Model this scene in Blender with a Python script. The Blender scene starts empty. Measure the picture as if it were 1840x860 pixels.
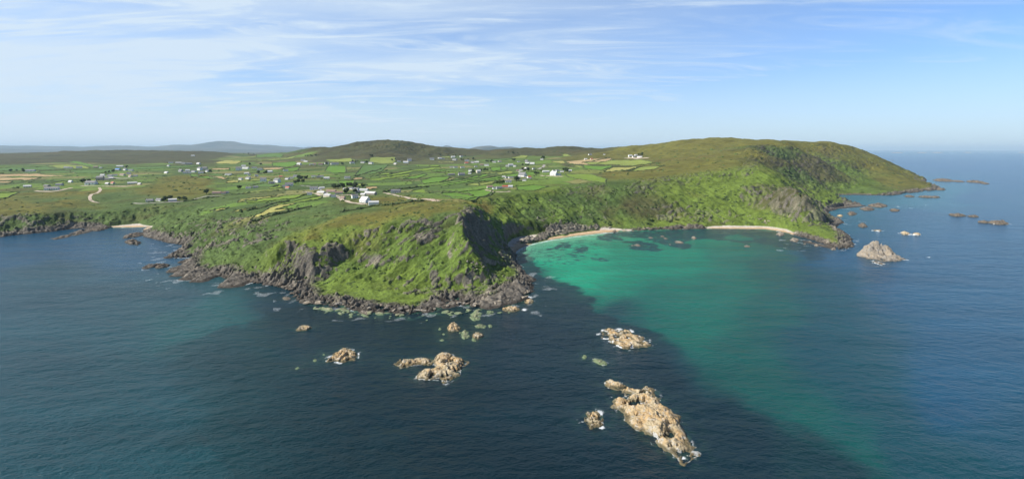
import bpy, bmesh, math, random
import numpy as np
from mathutils import Vector, Matrix
from mathutils.geometry import delaunay_2d_cdt

# ---------------------------------------------------------------- camera, world, sun, exposure
scene = bpy.context.scene
col = scene.collection
R = math.radians
F, H, CX, HY = 920.0, 120.0, 920.0, 268.0     # focal length in photo pixels, eye height (m), centre column, horizon row
cam_data = bpy.data.cameras.new('camera')
cam = bpy.data.objects.new('camera', cam_data); col.objects.link(cam)
cam.location = (0, 0, H); cam.rotation_euler = (R(90), 0, 0)
cam_data.sensor_width = 36.0; cam_data.lens = 36.0 * F / 1840.0
cam_data.shift_y = -(430.0 - HY) / 1840.0
cam_data.clip_start = 1.0; cam_data.clip_end = 200000.0
scene.camera = cam

SUN_ELEV, SUN_AZ = 43.0, -104.0                # azimuth measured clockwise from +Y, seen from above
sd_ = Vector((math.sin(R(SUN_AZ)) * math.cos(R(SUN_ELEV)), math.cos(R(SUN_AZ)) * math.cos(R(SUN_ELEV)), math.sin(R(SUN_ELEV))))
sun_data = bpy.data.lights.new('sun', 'SUN'); sun_data.energy = 5.0; sun_data.angle = R(0.53); sun_data.color = (1.0, 0.955, 0.88)
sun = bpy.data.objects.new('sun', sun_data); col.objects.link(sun)
sun.rotation_euler = sd_.to_track_quat('Z', 'Y').to_euler(); sun.location = (0, 0, 400)

world = bpy.data.worlds.new('World'); scene.world = world; world.use_nodes = True
wn, wl = world.node_tree.nodes, world.node_tree.links
bg = wn['Background']; SKY = 0.10
sky = wn.new('ShaderNodeTexSky'); sky.sky_type = 'NISHITA'; sky.sun_disc = False
sky.sun_elevation = R(SUN_ELEV); sky.sun_rotation = R(SUN_AZ)
sky.air_density = 1.0; sky.dust_density = 0.6; sky.ozone_density = 2.0; sky.altitude = 100
def wmath(op, a, b=None, c=None):
    n = wn.new('ShaderNodeMath'); n.operation = op
    for i, v in enumerate((a, b, c)):
        if v is None: continue
        if isinstance(v, (int, float)): n.inputs[i].default_value = v
        else: wl.new(v, n.inputs[i])
    return n.outputs[0]
tc = wn.new('ShaderNodeTexCoord'); sep = wn.new('ShaderNodeSeparateXYZ'); wl.new(tc.outputs['Generated'], sep.inputs[0])
zc = wmath('MAXIMUM', sep.outputs[2], 0.0)
den = wmath('ADD', zc, 0.07)                   # thin cloud sheet high overhead, bent down to the horizon
cxn = wmath('DIVIDE', sep.outputs[0], den); cyn = wmath('DIVIDE', sep.outputs[1], den)
cmb = wn.new('ShaderNodeCombineXYZ'); wl.new(cxn, cmb.inputs[0]); wl.new(cyn, cmb.inputs[1])
def cloud(scale, sx, sy, rot, loc, detail, rough, lo, hi, dist=0.6):
    mp = wn.new('ShaderNodeMapping'); mp.inputs['Scale'].default_value = (sx, sy, 1); mp.inputs['Rotation'].default_value = (0, 0, R(rot)); mp.inputs['Location'].default_value = loc
    wl.new(cmb.outputs[0], mp.inputs['Vector'])
    nz = wn.new('ShaderNodeTexNoise'); nz.inputs['Scale'].default_value = scale; nz.inputs['Detail'].default_value = detail; nz.inputs['Roughness'].default_value = rough; nz.inputs['Distortion'].default_value = dist
    wl.new(mp.outputs[0], nz.inputs['Vector'])
    mr = wn.new('ShaderNodeMapRange'); mr.interpolation_type = 'SMOOTHSTEP'; mr.inputs['From Min'].default_value = lo; mr.inputs['From Max'].default_value = hi
    wl.new(nz.outputs['Fac'], mr.inputs['Value']); return mr.outputs[0]
c1 = cloud(0.5, 0.55, 1.1, 8, (3.1, 1.7, 0), 6, 0.52, 0.20, 0.62, 0.8)   # broad veils
c2 = cloud(1.2, 0.60, 1.6, -22, (7.3, 2.2, 0), 10, 0.64, 0.42, 0.82, 1.6)  # wisps
left = wn.new('ShaderNodeMapRange'); left.interpolation_type = 'SMOOTHSTEP'     # the veil is thicker to the west, towards the sun
left.inputs['From Min'].default_value = 0.75; left.inputs['From Max'].default_value = -0.75; left.inputs['To Min'].default_value = 0.12; left.inputs['To Max'].default_value = 1.0
wl.new(sep.outputs[0], left.inputs['Value'])
s1 = wmath('MULTIPLY', c1, left.outputs[0])
wgt = wmath('MULTIPLY', c2, wmath('MULTIPLY_ADD', left.outputs[0], 0.45, 0.45))
hi_ = wn.new('ShaderNodeMapRange'); hi_.interpolation_type = 'SMOOTHSTEP'; hi_.inputs['From Min'].default_value = 0.30; hi_.inputs['From Max'].default_value = 0.55; hi_.inputs['To Min'].default_value = 1.0; hi_.inputs['To Max'].default_value = 0.12
wl.new(sep.outputs[2], hi_.inputs['Value'])
cov = wmath('MULTIPLY', wmath('MINIMUM', wmath('ADD', wmath('MULTIPLY', s1, 1.0), wgt), 0.95), hi_.outputs[0])
low = wn.new('ShaderNodeMapRange'); low.inputs['From Min'].default_value = 0.0; low.inputs['From Max'].default_value = 0.22; low.inputs['To Min'].default_value = 1.0; low.inputs['To Max'].default_value = 0.0
low.interpolation_type = 'SMOOTHSTEP'; wl.new(sep.outputs[2], low.inputs['Value'])
lw = wmath('MULTIPLY', low.outputs[0], wmath('MULTIPLY_ADD', left.outputs[0], 0.40, 0.55))
cov2 = wmath('MAXIMUM', cov, lw)
mixc = wn.new('ShaderNodeMix'); mixc.data_type = 'RGBA'
wl.new(cov2, mixc.inputs[0]); mixc.inputs[7].default_value = (4.7, 5.6, 6.5, 1)
tint = wn.new('ShaderNodeMix'); tint.data_type = 'RGBA'; tint.blend_type = 'MULTIPLY'; tint.inputs[0].default_value = 1.0
wl.new(sky.outputs[0], tint.inputs[6]); tint.inputs[7].default_value = (0.60, 0.84, 1.18, 1)
wl.new(tint.outputs[2], mixc.inputs[6])
dome = wn.new('ShaderNodeMapRange'); dome.interpolation_type = 'SMOOTHSTEP'; dome.inputs['From Min'].default_value = 0.26; dome.inputs['From Max'].default_value = 0.6; dome.inputs['To Min'].default_value = 1.0; dome.inputs['To Max'].default_value = 0.36
wl.new(sep.outputs[2], dome.inputs['Value'])
vs_ = wn.new('ShaderNodeVectorMath'); vs_.operation = 'SCALE'; wl.new(mixc.outputs[2], vs_.inputs[0]); wl.new(dome.outputs[0], vs_.inputs['Scale'])
wl.new(vs_.outputs[0], bg.inputs['Color']); bg.inputs['Strength'].default_value = SKY
scene.view_settings.view_transform = 'Standard'; scene.view_settings.look = 'None'
scene.view_settings.exposure = 0.56; scene.view_settings.gamma = 1.0
scene.cycles.max_bounces = 5; scene.cycles.diffuse_bounces = 2; scene.cycles.glossy_bounces = 2; scene.cycles.volume_bounces = 0
scene.cycles.use_adaptive_sampling = True; scene.cycles.use_denoising = True
scene.render.film_transparent = False

# ---------------------------------------------------------------- numpy noise
_rng = np.random.RandomState(7)
_perm = _rng.permutation(256).astype(np.int32); _perm = np.concatenate([_perm, _perm])
_ang = _rng.rand(256) * 2 * np.pi; _gx, _gy = np.cos(_ang).astype(np.float32), np.sin(_ang).astype(np.float32)
def pn(x, y, seed=0):
    x = x + seed * 17.37; y = y + seed * 9.71
    xi = np.floor(x).astype(np.int32); yi = np.floor(y).astype(np.int32)
    fx = (x - xi).astype(np.float32); fy = (y - yi).astype(np.float32)
    a = xi & 255; b = yi & 255; a1 = (xi + 1) & 255; b1 = (yi + 1) & 255
    u = fx * fx * fx * (fx * (fx * 6 - 15) + 10); v = fy * fy * fy * (fy * (fy * 6 - 15) + 10)
    def g(ix, iy, dx, dy):
        h = _perm[_perm[ix] + iy]; return _gx[h] * dx + _gy[h] * dy
    n00 = g(a, b, fx, fy); n10 = g(a1, b, fx - 1, fy); n01 = g(a, b1, fx, fy - 1); n11 = g(a1, b1, fx - 1, fy - 1)
    r0 = n00 + u * (n10 - n00); r1 = n01 + u * (n11 - n01)
    return (r0 + v * (r1 - r0)) * 1.5
def fbm(x, y, o=4, seed=0, gain=0.5):
    s = 0; a = 1.0
    for i in range(o):
        s = s + a * pn(x, y, seed + i); x = x * 2.03; y = y * 2.03; a *= gain
    return s
def ridged(x, y, o=4, seed=0, gain=0.5):
    s = 0; a = 1.0; t = 0
    for i in range(o):
        s = s + a * (1 - np.abs(pn(x, y, seed + i)) * 2); t += a; x = x * 2.07; y = y * 2.07; a *= gain
    return s / t
def lodn(fn, X, Y, SCL, ax, ay, o, seed, gain=0.5):
    """noise whose grain widens with distance in whole octaves, blended, so it never smears"""
    L = np.log2(np.maximum(SCL, 1e-3)); k0 = int(np.floor(L.min())); k1 = int(np.ceil(L.max())); out = np.zeros(X.shape)
    for k in range(k0, k1 + 1):
        w = np.clip(1 - np.abs(L - k), 0, 1); m = w > 0
        if not m.any(): continue
        s_ = 2.0 ** k; out[m] += w[m] * fn(X[m] / ax / s_ + k * 3.3, Y[m] / ay / s_ + k * 5.1, o, seed, gain)
    return out
def sstep(x, a, b):
    t = np.clip((x - a) / (b - a), 0, 1); return t * t * (3 - 2 * t)
def seadepth(py, z=0.0): return F * (H - z) / (py - HY)
def w_sea(px, py): Y = seadepth(py); return ((px - CX) * Y / F, Y)
def inpoly(X, Y, poly):
    c = np.zeros(X.shape, bool); n = len(poly)
    xs = [p[0] for p in poly]; ys = [p[1] for p in poly]
    for i in range(n):
        x1, y1 = poly[i]; x2, y2 = poly[(i + 1) % n]
        if y1 == y2: continue
        m = ((y1 > Y) != (y2 > Y)) & (X < (x2 - x1) * (Y - y1) / (y2 - y1) + x1)
        c ^= m
    return c
def polydist(X, Y, poly, closed=True, vals=None):
    best = np.full(X.shape, 1e18, np.float64); bv = np.zeros(X.shape) if vals is not None else None
    n = len(poly)
    for i in range(n if closed else n - 1):
        x1, y1 = poly[i]; x2, y2 = poly[(i + 1) % n]
        dx, dy = x2 - x1, y2 - y1; L = dx * dx + dy * dy + 1e-12
        t = np.clip(((X - x1) * dx + (Y - y1) * dy) / L, 0, 1)
        d = (X - x1 - t * dx) ** 2 + (Y - y1 - t * dy) ** 2
        m = d < best; best = np.where(m, d, best)
        if vals is not None: bv = np.where(m, vals[i] + t * (vals[(i + 1) % n] - vals[i]), bv)
    d = np.sqrt(best)
    return (d, bv) if vals is not None else d
def blur(a, s, axis):
    if s <= 0: return a
    r = int(3 * s) + 1; k = np.exp(-0.5 * (np.arange(-r, r + 1) / s) ** 2); k /= k.sum()
    p = np.take(a, np.clip(np.arange(-r, a.shape[axis] + r), 0, a.shape[axis] - 1), axis=axis)
    out = np.zeros_like(a)
    for i, w in enumerate(k): out += w * np.take(p, np.arange(i, i + a.shape[axis]), axis=axis)
    return out

# ---------------------------------------------------------------- object helpers
def tag(o, label=None, cat=None, group=None, kind=None):
    if label: o['label'] = label
    if cat: o['category'] = cat
    if group: o['group'] = group
    if kind: o['kind'] = kind
    return o
def link(name, me, mat=None, parent=None):
    o = bpy.data.objects.new(name, me)
    col.objects.link(o)
    if mat is not None and me is not None and not me.materials: me.materials.append(mat)
    if parent is not None: o.parent = parent
    return o
def copy_tree(o, parent=None):
    c = o.copy(); col.objects.link(c)
    if parent is not None: c.parent = parent
    for ch in list(o.children): copy_tree(ch, c)
    return c
def mesh_np(name, verts, quads, smooth=True, tri=False):
    me = bpy.data.meshes.new(name); k = 3 if tri else 4
    me.vertices.add(len(verts)); me.vertices.foreach_set('co', np.asarray(verts, np.float32).ravel())
    quads = np.asarray(quads, np.int32); me.loops.add(quads.size); me.loops.foreach_set('vertex_index', quads.ravel())
    me.polygons.add(len(quads)); me.polygons.foreach_set('loop_start', np.arange(0, quads.size, k, dtype=np.int32))
    me.update(calc_edges=True)
    me.polygons.foreach_set('use_smooth', np.full(len(quads), smooth, bool))
    return me
def vcol(me, name, arr):
    a = me.color_attributes.new(name, 'FLOAT_COLOR', 'POINT')
    c = np.ones((len(arr), 4), np.float32); c[:, :arr.shape[1]] = arr
    a.data.foreach_set('color', c.ravel())
def vfl(me, name, arr):
    a = me.attributes.new(name, 'FLOAT', 'POINT'); a.data.foreach_set('value', np.asarray(arr, np.float32).ravel())
class NT:
    def __init__(s, name):
        s.m = bpy.data.materials.new(name); s.m.use_nodes = True; s.n = s.m.node_tree.nodes; s.l = s.m.node_tree.links; s.b = s.n['Principled BSDF']
        s.out = s.n['Material Output']
    def put(s, sock, v):
        if isinstance(v, bpy.types.NodeSocket): s.l.new(v, sock)
        elif v is not None: sock.default_value = v
    def math(s, op, a, b=None, c=None, clamp=False):
        n = s.n.new('ShaderNodeMath'); n.operation = op; n.use_clamp = clamp
        for i, v in enumerate((a, b, c)): s.put(n.inputs[i], v)
        return n.outputs[0]
    def mix(s, f, a, b, mode='MIX'):
        n = s.n.new('ShaderNodeMix'); n.data_type = 'RGBA'; n.blend_type = mode
        s.put(n.inputs[0], f); s.put(n.inputs[6], a); s.put(n.inputs[7], b); return n.outputs[2]
    def noise(s, scale, detail=4, rough=0.55, vec=None, dist=0.0):
        n = s.n.new('ShaderNodeTexNoise'); n.inputs['Scale'].default_value = scale; n.inputs['Detail'].default_value = detail
        n.inputs['Roughness'].default_value = rough; n.inputs['Distortion'].default_value = dist
        if vec is not None: s.l.new(vec, n.inputs['Vector'])
        return n.outputs['Fac']
    def coords(s, kind='Object'): return s.n.new('ShaderNodeTexCoord').outputs[kind]
    def pos(s): return s.n.new('ShaderNodeNewGeometry').outputs['Position']
    def mapping(s, vec, sc=(1, 1, 1), rot=(0, 0, 0), loc=(0, 0, 0)):
        n = s.n.new('ShaderNodeMapping'); s.l.new(vec, n.inputs['Vector'])
        n.inputs['Scale'].default_value = sc; n.inputs['Rotation'].default_value = rot; n.inputs['Location'].default_value = loc; return n.outputs[0]
    def rng(s, v, a, b, c=0.0, d=1.0, smooth=True):
        n = s.n.new('ShaderNodeMapRange'); n.interpolation_type = 'SMOOTHSTEP' if smooth else 'LINEAR'
        s.put(n.inputs['Value'], v); n.inputs['From Min'].default_value = a; n.inputs['From Max'].default_value = b
        n.inputs['To Min'].default_value = c; n.inputs['To Max'].default_value = d; return n.outputs[0]
    def attr(s, name, out='Color'):
        n = s.n.new('ShaderNodeAttribute'); n.attribute_name = name; return n.outputs[out]
    def bump(s, h, strength=0.5, distance=0.5, normal=None):
        n = s.n.new('ShaderNodeBump'); n.inputs['Strength'].default_value = strength; n.inputs['Distance'].default_value = distance
        s.l.new(h, n.inputs['Height'])
        if normal is not None: s.l.new(normal, n.inputs['Normal'])
        return n.outputs[0]
# ---------------------------------------------------------------- the land: control points (photo column, photo row, height) -> world
def wp(p):
    if len(p) == 4: Y = float(p[3]); z = H - (p[1] - HY) * Y / F
    else: z = float(p[2]); Y = F * (H - z) / (p[1] - HY)
    return ((p[0] - CX) * Y / F, Y, z)
def wd(px, Y, z): return ((px - CX) * Y / F, Y, z)
# coast: column, row at sea level, width of the rock belt (m), 
COAST = [(-260,428,10),(0,426,10),(40,421,10),(90,416,9),(130,411,8),(170,409,6),(200,409,2),(235,409,0),(262,408,1),(254,423,9),(275,428,9),(296,434,10),(333,441,11),
 (330,447,10),(317,452,9),(300,459,8),(291,463,8),(320,464,9),(356,461,12),(340,468,12),(330,474,10),(325,480,10),(330,488,10),(340,494,10),(355,496,10),(370,496,10),(385,495,10),(400,497,10),(410,503,10),(420,506,10),(433,507,11),(472,509,13),
 (497,514,16),(519,520,14),(527,533,14),(538,543,13),(562,546,13),(589,548,13),(609,553,13),(640,558,13),(654,562,12),(690,560,12),(720,565,12),(739,566,13),(775,560,12),(800,544,12),(812,540,12),(833,547,14),(854,552,16),(895,550,18),(926,543,16),(932,526,14),
 (960,518,14),(957,508,12),(952,499,9),(942,490,8),(935,481,8),(928,472,9),(924,463,10),(930,450,5),(945,443,1),(960,437,0),(990,431,0),(1030,425,0),(1070,420,0),(1105,417,1),(1125,415.5,4),(1155,414,6),(1215,412,8),(1262,411,8),(1280,411,1),(1330,411.5,0),
 (1375,412,0),(1395,415,3),(1420,420,7),(1457,430,8),(1485,440,9),(1512,449,12),(1531,443,12),(1530,432,12),(1525,424,10),(1510,414,10),(1496,409,10),(1506,402,12),(1516,400,12),(1505,393,12),(1494,388,14),(1484,383,14),(1497,377,16),(1520,371,18),(1550,369,20),(1530,363,18),(1505,357,16),
 (1492,351,6),(1540,350,5),(1580,351,12),(1605,351,18),(1640,346,22),(1697,340,26),(1680,333,24),(1660,330,20),(1664,322,20)]
coast = [w_sea(p[0], p[1]) for p in COAST]; coastw = [p[2] * 1.0 for p in COAST]
for p in [(1600,2600),(1540,3200),(1500,4500),(1440,15000),(-260,15000)]:
    coast.append(((p[0] - CX) * p[1] / F, p[1])); coastw.append(10)
CP = [  # left cliffs and plain
 (-250,388,26),(-150,388,25),(0,387,24),(60,384,25),(100,382,24),(140,380,23),(165,379,20),(30,405,10),(0,372,28),(100,370,28),
 (-250,350,33),(-150,350,33),(0,352,33),(100,350,33),(200,352,32),(300,352,33),(-250,325,38),(-150,325,38),(0,325,38),(120,325,38),(240,325,42),(340,325,44),
 (-250,300,44),(-150,300,44),(0,300,44),(150,300,46),(300,300,48),(420,300,50),(0,290,50),(200,288,52),(400,285,58),
 (-260,280,None,4200),(-150,278,None,4200),(0,275.5,None,4200),(60,274.5,None,4200),(130,270.5,None,4200),(180,269,None,4200),(240,269.5,None,4200),(320,270,None,4200),(370,273.5,None,4200),(420,277.5,None,4200),(470,280,None,4200),
 # small beach valley and the west flank of the headland
 (235,401,3.5),(205,404,3.5),(262,400,4),(235,388,12),(200,392,14),(270,368,26),(235,374,24),(300,380,19),(330,368,27),(400,352,32),(300,405,15),(340,415,14),(340,395,23),(380,380,30),(420,370,34),(450,362,37),
 (400,400,28),(450,385,36),(500,372,41),(550,365,43),(390,440,15),(400,420,22),(450,410,30),(500,395,37),(560,380,43),(620,380,45),
 (345,480,4),(380,470,7),(430,480,8),(450,460,15),(470,440,23),(480,490,5),(520,480,8),(500,463,14),
 # heath plateau and its edge, the cliff below it
 (500,423,36),(528,447,28),(560,455,26),(600,440,31),(635,423,37),(672,414,41),(710,405,45),(751,399,47),(790,391,51),(824,384,55),(851,375,58),
 (520,500,5),(545,502,5),(575,505,4),(590,490,9),(612,465,19),(642,440,29),
 (820,360,58),(800,372,56),(740,380,53),(650,385,48),(600,400,44),(560,415,39),(700,400,48),(680,372,49),(880,355,50),(850,365,58),(760,360,53),
 # seaward green slope of the headland
 (640,470,17),(700,440,30),(700,470,18),(650,512,5),(620,522,3),(700,510,6),(760,440,31),(760,480,16),(745,520,4),(800,425,38),(800,480,16),(820,510,6),(880,505,6),(880,470,17),(917,482,9),(900,492,8),(925,500,5),
 (833,400,52),(834,416,46),(830,439,35),(855,455,24),
 # dark east face, foot in the gully above the beach
 (882,462,18),(895,443,19),(903,430,20),(905,412,24),(893,394,35),(866,372,50),(914,447,8),
 # slope round the bay
 (930,436,3),(960,424,4),(1010,416,4),(1060,408,5),(1110,405,4),(1180,403,4),(1270,402,4),(1340,403,4),(1400,409,4),(1435,414,5),
 (925,410,18),(940,400,19),(940,380,29),(940,360,41),(905,362,42),(900,350,49.5),(940,346,51),(1000,400,15),(1000,370,32),(1000,340,53),(1020,334,56),(1090,330,60),(1090,380,22),(1090,358,38),
 (1165,326,62),(1165,352,42),(1165,382,20),(1240,319,67),(1240,347,44),(1240,377,22),(1340,305,80),(1340,336,53),(1340,372,24),(1290,352,40),
 # rocky spur east of the bay, its dark flank, and the green point
 (1380,302,83),(1420,325,68),(1450,345,54),(1470,372,32),(1478,395,13),(1440,395,14),(1400,380,22),(1400,350,42),(1450,413,5),(1488,412,9),(1510,422,8),(1515,430,6),
 (1488,375,7),(1480,354,10),(1466,340,20),(1438,318,50),
 # headland across the cove
 (1500,336,14),(1500,310,44),(1500,285,88),(1500,257,None,2150),(1560,336,11),(1560,312,38),(1560,290,76),(1560,272,None,2200),(1600,335,8),(1600,315,34),(1600,290,None,2150),(1640,336,6),(1640,322,19),(1640,309,None,2080),(1580,281,None,2190),(1530,263.5,None,2180),(1620,300,None,2120),
 (1345,280,104),(1345,262,None,1500),(1345,251,None,1850),(1420,262,None,1600),(1420,290,90),(1400,250.5,None,1850),(1460,253,None,2000),(1460,275,108),(1460,300,74),(1460,320,50),
 (1240,290,90),(1240,270,None,1700),(1270,250.5,None,2000),(1210,254,None,2150),(1165,300,76),(1165,280,95),(1150,260,None,2300),(1090,310,66),(1090,290,78),(1090,275,None,2300),(1100,263.5,None,2700),(1050,264.5,None,2900),(1000,263.5,None,3000),(960,266.5,None,3100),(930,267.5,None,3200),
 (1000,315,62),(1000,295,66),(1000,281,None,2500),(900,330,56),(900,310,58),(900,290,64),(900,279,None,2560),(800,345,50),(800,325,50),(800,305,56),(800,288,66),
 # the round hill
 (880,267.5,None,3300),(830,266,None,3300),(810,264.5,None,3250),(790,264,None,3200),(770,260,None,3150),(755,257,None,3100),(738,252,None,3080),(725,251,None,3050),(705,249.3,None,3000),(690,250,None,2980),(675,254,None,2950),(650,260,None,2900),(620,268,None,2850),(600,272.5,None,2800),(570,279,None,2700),(540,285,None,2600),
 (700,268,None,2750),(700,292,62),(640,292,62),(580,294,60),(740,292,62),(560,300,56),(850,276,None,2900),(760,281,None,2800),
 (700,310,52),(700,330,47),(700,350,46),(600,310,50),(600,335,45),(600,355,44),(500,310,48),(500,335,44),(500,352,41),(420,330,42),(350,345,36),(760,345,47)]
pts3 = [wp(p) for p in CP]
for a in [(-260,5600,48),(0,5600,50),(200,5600,52),(400,5600,54),(520,4600,62),(600,4600,60),(700,4600,60),(900,4600,60),(1100,4600,60),(1300,3600,60),(1450,3000,40),(1540,2700,30),(1500,4400,5),(1300,5500,40),(-260,9000,40),(300,9000,42),(560,9000,44),(900,9000,44),(1200,9000,40),(-260,14900,30),(300,14900,30),(700,14900,30),(1100,14900,30),(1400,14900,10)]:
    pts3.append(wd(*a))
nc = len(coast)
allp = [Vector((x, y)) for x, y in coast] + [Vector((p[0], p[1])) for p in pts3]
allz = [0.0] * nc + [p[2] for p in pts3]
cx0, cy0 = [], []
scale_in = 1000.0
vo, eo, fo, ov, oe, of = delaunay_2d_cdt([v / scale_in for v in allp], [(i, (i + 1) % nc) for i in range(nc)], [], 0, 1e-7)
tv = np.array([[v[0] * scale_in, v[1] * scale_in] for v in vo]); tz = np.array([(allz[o[0]] if len(o) else 0.0) for o in ov])

# grid that fans out from the viewpoint (finer near, coarser far)
def steps():
    y = 352.0; out = []
    while y < 15000:
        out.append(y)
        if y < 640: d = 0.62
        elif y < 1000: d = 0.62 + (y - 640) / 360 * 0.9
        elif y < 2600: d = 1.5 + (y - 1000) / 1600 * 4.0
        elif y < 5600: d = 5.5 + (y - 2600) / 3000 * 20
        else: d = 60 + (y - 5600) * 0.02
        y += d
    return np.array(out)
rows = steps(); U = np.arange(-1.16, 0.875, 0.00176); NR, NCc = len(rows), len(U)
YY, UU = np.meshgrid(rows, U, indexing='ij'); XX = UU * YY
print('grid', NR, NCc)
base = np.zeros((NR, NCc)); 
for f in fo:
    if len(f) != 3: continue
    A, B, Cc = tv[f[0]], tv[f[1]], tv[f[2]]; za, zb, zcc = tz[f[0]], tz[f[1]], tz[f[2]]
    det = (B[1] - Cc[1]) * (A[0] - Cc[0]) + (Cc[0] - B[0]) * (A[1] - Cc[1])
    if abs(det) < 1e-9: continue
    ys = (A[1], B[1], Cc[1]); us = (A[0] / A[1], B[0] / B[1], Cc[0] / Cc[1])
    r0, r1 = np.searchsorted(rows, min(ys) - 1e-6), np.searchsorted(rows, max(ys) + 1e-6)
    c0, c1_ = np.searchsorted(U, min(us) - 1e-9), np.searchsorted(U, max(us) + 1e-9)
    if r0 >= r1 or c0 >= c1_: continue
    x = XX[r0:r1, c0:c1_]; y = YY[r0:r1, c0:c1_]
    l1 = ((B[1] - Cc[1]) * (x - Cc[0]) + (Cc[0] - B[0]) * (y - Cc[1])) / det
    l2 = ((Cc[1] - A[1]) * (x - Cc[0]) + (A[0] - Cc[0]) * (y - Cc[1])) / det
    l3 = 1 - l1 - l2; m = (l1 >= -1e-6) & (l2 >= -1e-6) & (l3 >= -1e-6)
    sub = base[r0:r1, c0:c1_]; sub[m] = (l1 * za + l2 * zb + l3 * zcc)[m]
# signed distance to the coast
inside = inpoly(XX, YY, coast)
dd, bw = polydist(XX[::2, ::2], YY[::2, ::2], coast, True, coastw)
def up2(a):
    o = np.repeat(np.repeat(a, 2, 0), 2, 1)[:NR, :NCc]
    return blur(blur(o, 0.8, 0), 0.8, 1)
dd = up2(dd); bw = up2(bw)
sd = np.where(inside, dd, -dd)
base = np.where(inside, base, 0)
b1 = blur(blur(base, 7, 0), 6, 1); b2 = blur(blur(base, 2.5, 0), 2.5, 1)
kb = sstep(YY, 430, 650) * 0.7 + 0.15
base = b2 * (1 - kb) + b1 * kb
# domain warp: ragged creases
def sample(a, X, Y):
    u = X / Y; c = (u - U[0]) / (U[1] - U[0]); r = np.interp(Y, rows, np.arange(NR))
    c = np.clip(c, 0, NCc - 1.001); r = np.clip(r, 0, NR - 1.001)
    ci = c.astype(np.int32); ri = r.astype(np.int32); fc = c - ci; fr = r - ri
    return (a[ri, ci] * (1 - fc) + a[ri, ci + 1] * fc) * (1 - fr) + (a[ri + 1, ci] * (1 - fc) + a[ri + 1, ci + 1] * fc) * fr
S = np.clip(YY / 600, 0.8, 4)
ln = sstep(sd, 10, 60)
wx = (lodn(fbm, XX, YY, S, 34, 34, 4, 3) * 5.0) * S * (0.35 + 0.65 * ln); wy = (lodn(fbm, XX, YY, S, 34, 34, 4, 11) * 5.0) * S * (0.35 + 0.65 * ln)
base = sample(base, XX + wx, YY + wy); sdw = sample(sd, XX + wx * 0.8, YY + wy * 0.8); bww = bw
def grads(z):
    zu = np.gradient(z, U, axis=1); zy = np.gradient(z, rows, axis=0)
    return zu / YY, zy - UU / YY * zu
gx, gy = grads(blur(blur(base, 3, 0), 3, 1)); slope0 = np.hypot(gx, gy)
steep = sstep(slope0, 0.16, 0.42)
def rough_px(px, py): Y_ = F * (H - 15) / (py - HY); return ((px - CX) * Y_ / F, Y_)
face = inpoly(XX, YY, [wp(p)[:2] for p in [(505,440,32),(560,450,28),(640,430,34),(750,400,46),(826,385,55),(855,374,58),(905,430,18),(940,470,1),(956,500,1),(956,520,1),(850,549,1),(740,565,1),(600,550,1),(530,530,1),(505,480,12)]]).astype(float)
face = blur(blur(face, 6, 0), 6, 1); steep = np.maximum(steep, face * 0.8)
landm = sstep(sdw, 2, 22)
z = base.copy()
farness = sstep(YY, 900, 2200)
z += landm * (fbm(XX / 70, YY / 70, 4, 21) * (1.7 + 1.2 * steep)) * sstep(sdw, 15, 80)
z += landm * farness * fbm(XX / 260, YY / 260, 5, 31, 0.52) * (2.5 + 9 * sstep(base, 62, 110))
rid = ridged(XX / 30 + wx / 30, YY / 30, 4, 41)
z += steep * landm * (rid - 0.55) * (3.6 - 1.8 * face)
z += face * landm * sstep(base, 3, 14) * (ridged((XX * 0.64 - YY * 0.77) / 19 + wx / 22, (XX * 0.77 + YY * 0.64) / 80, 4, 45, 0.45) - 0.62) * 8.5
# gullies running down the steep ground: noise stretched along the fall line
gl = np.hypot(gx, gy) + 1e-6
fr = ridged((XX * 0.8 + YY * 0.6) / 16, (YY * 0.8 - XX * 0.6) / 60, 3, 51)
z += steep * (1 - 0.75 * face) * landm * (fr - 0.5) * 3.2
PY = HY + (H - z) * F / YY
def unproject(px, py):
    """ground point seen at a photo position"""
    c = (px - CX) / F; ci = int(np.clip(round((c - U[0]) / (U[1] - U[0])), 0, NCc - 1))
    col_ = PY[:, ci]; k = int(np.argmax((col_ <= py) & (z[:, ci] > 0.3)))
    if not ((col_[k] <= py) and z[k, ci] > 0.3): k = int(np.argmin(np.abs(col_ - py)))
    return (c * rows[k], rows[k], z[k, ci])
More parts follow.
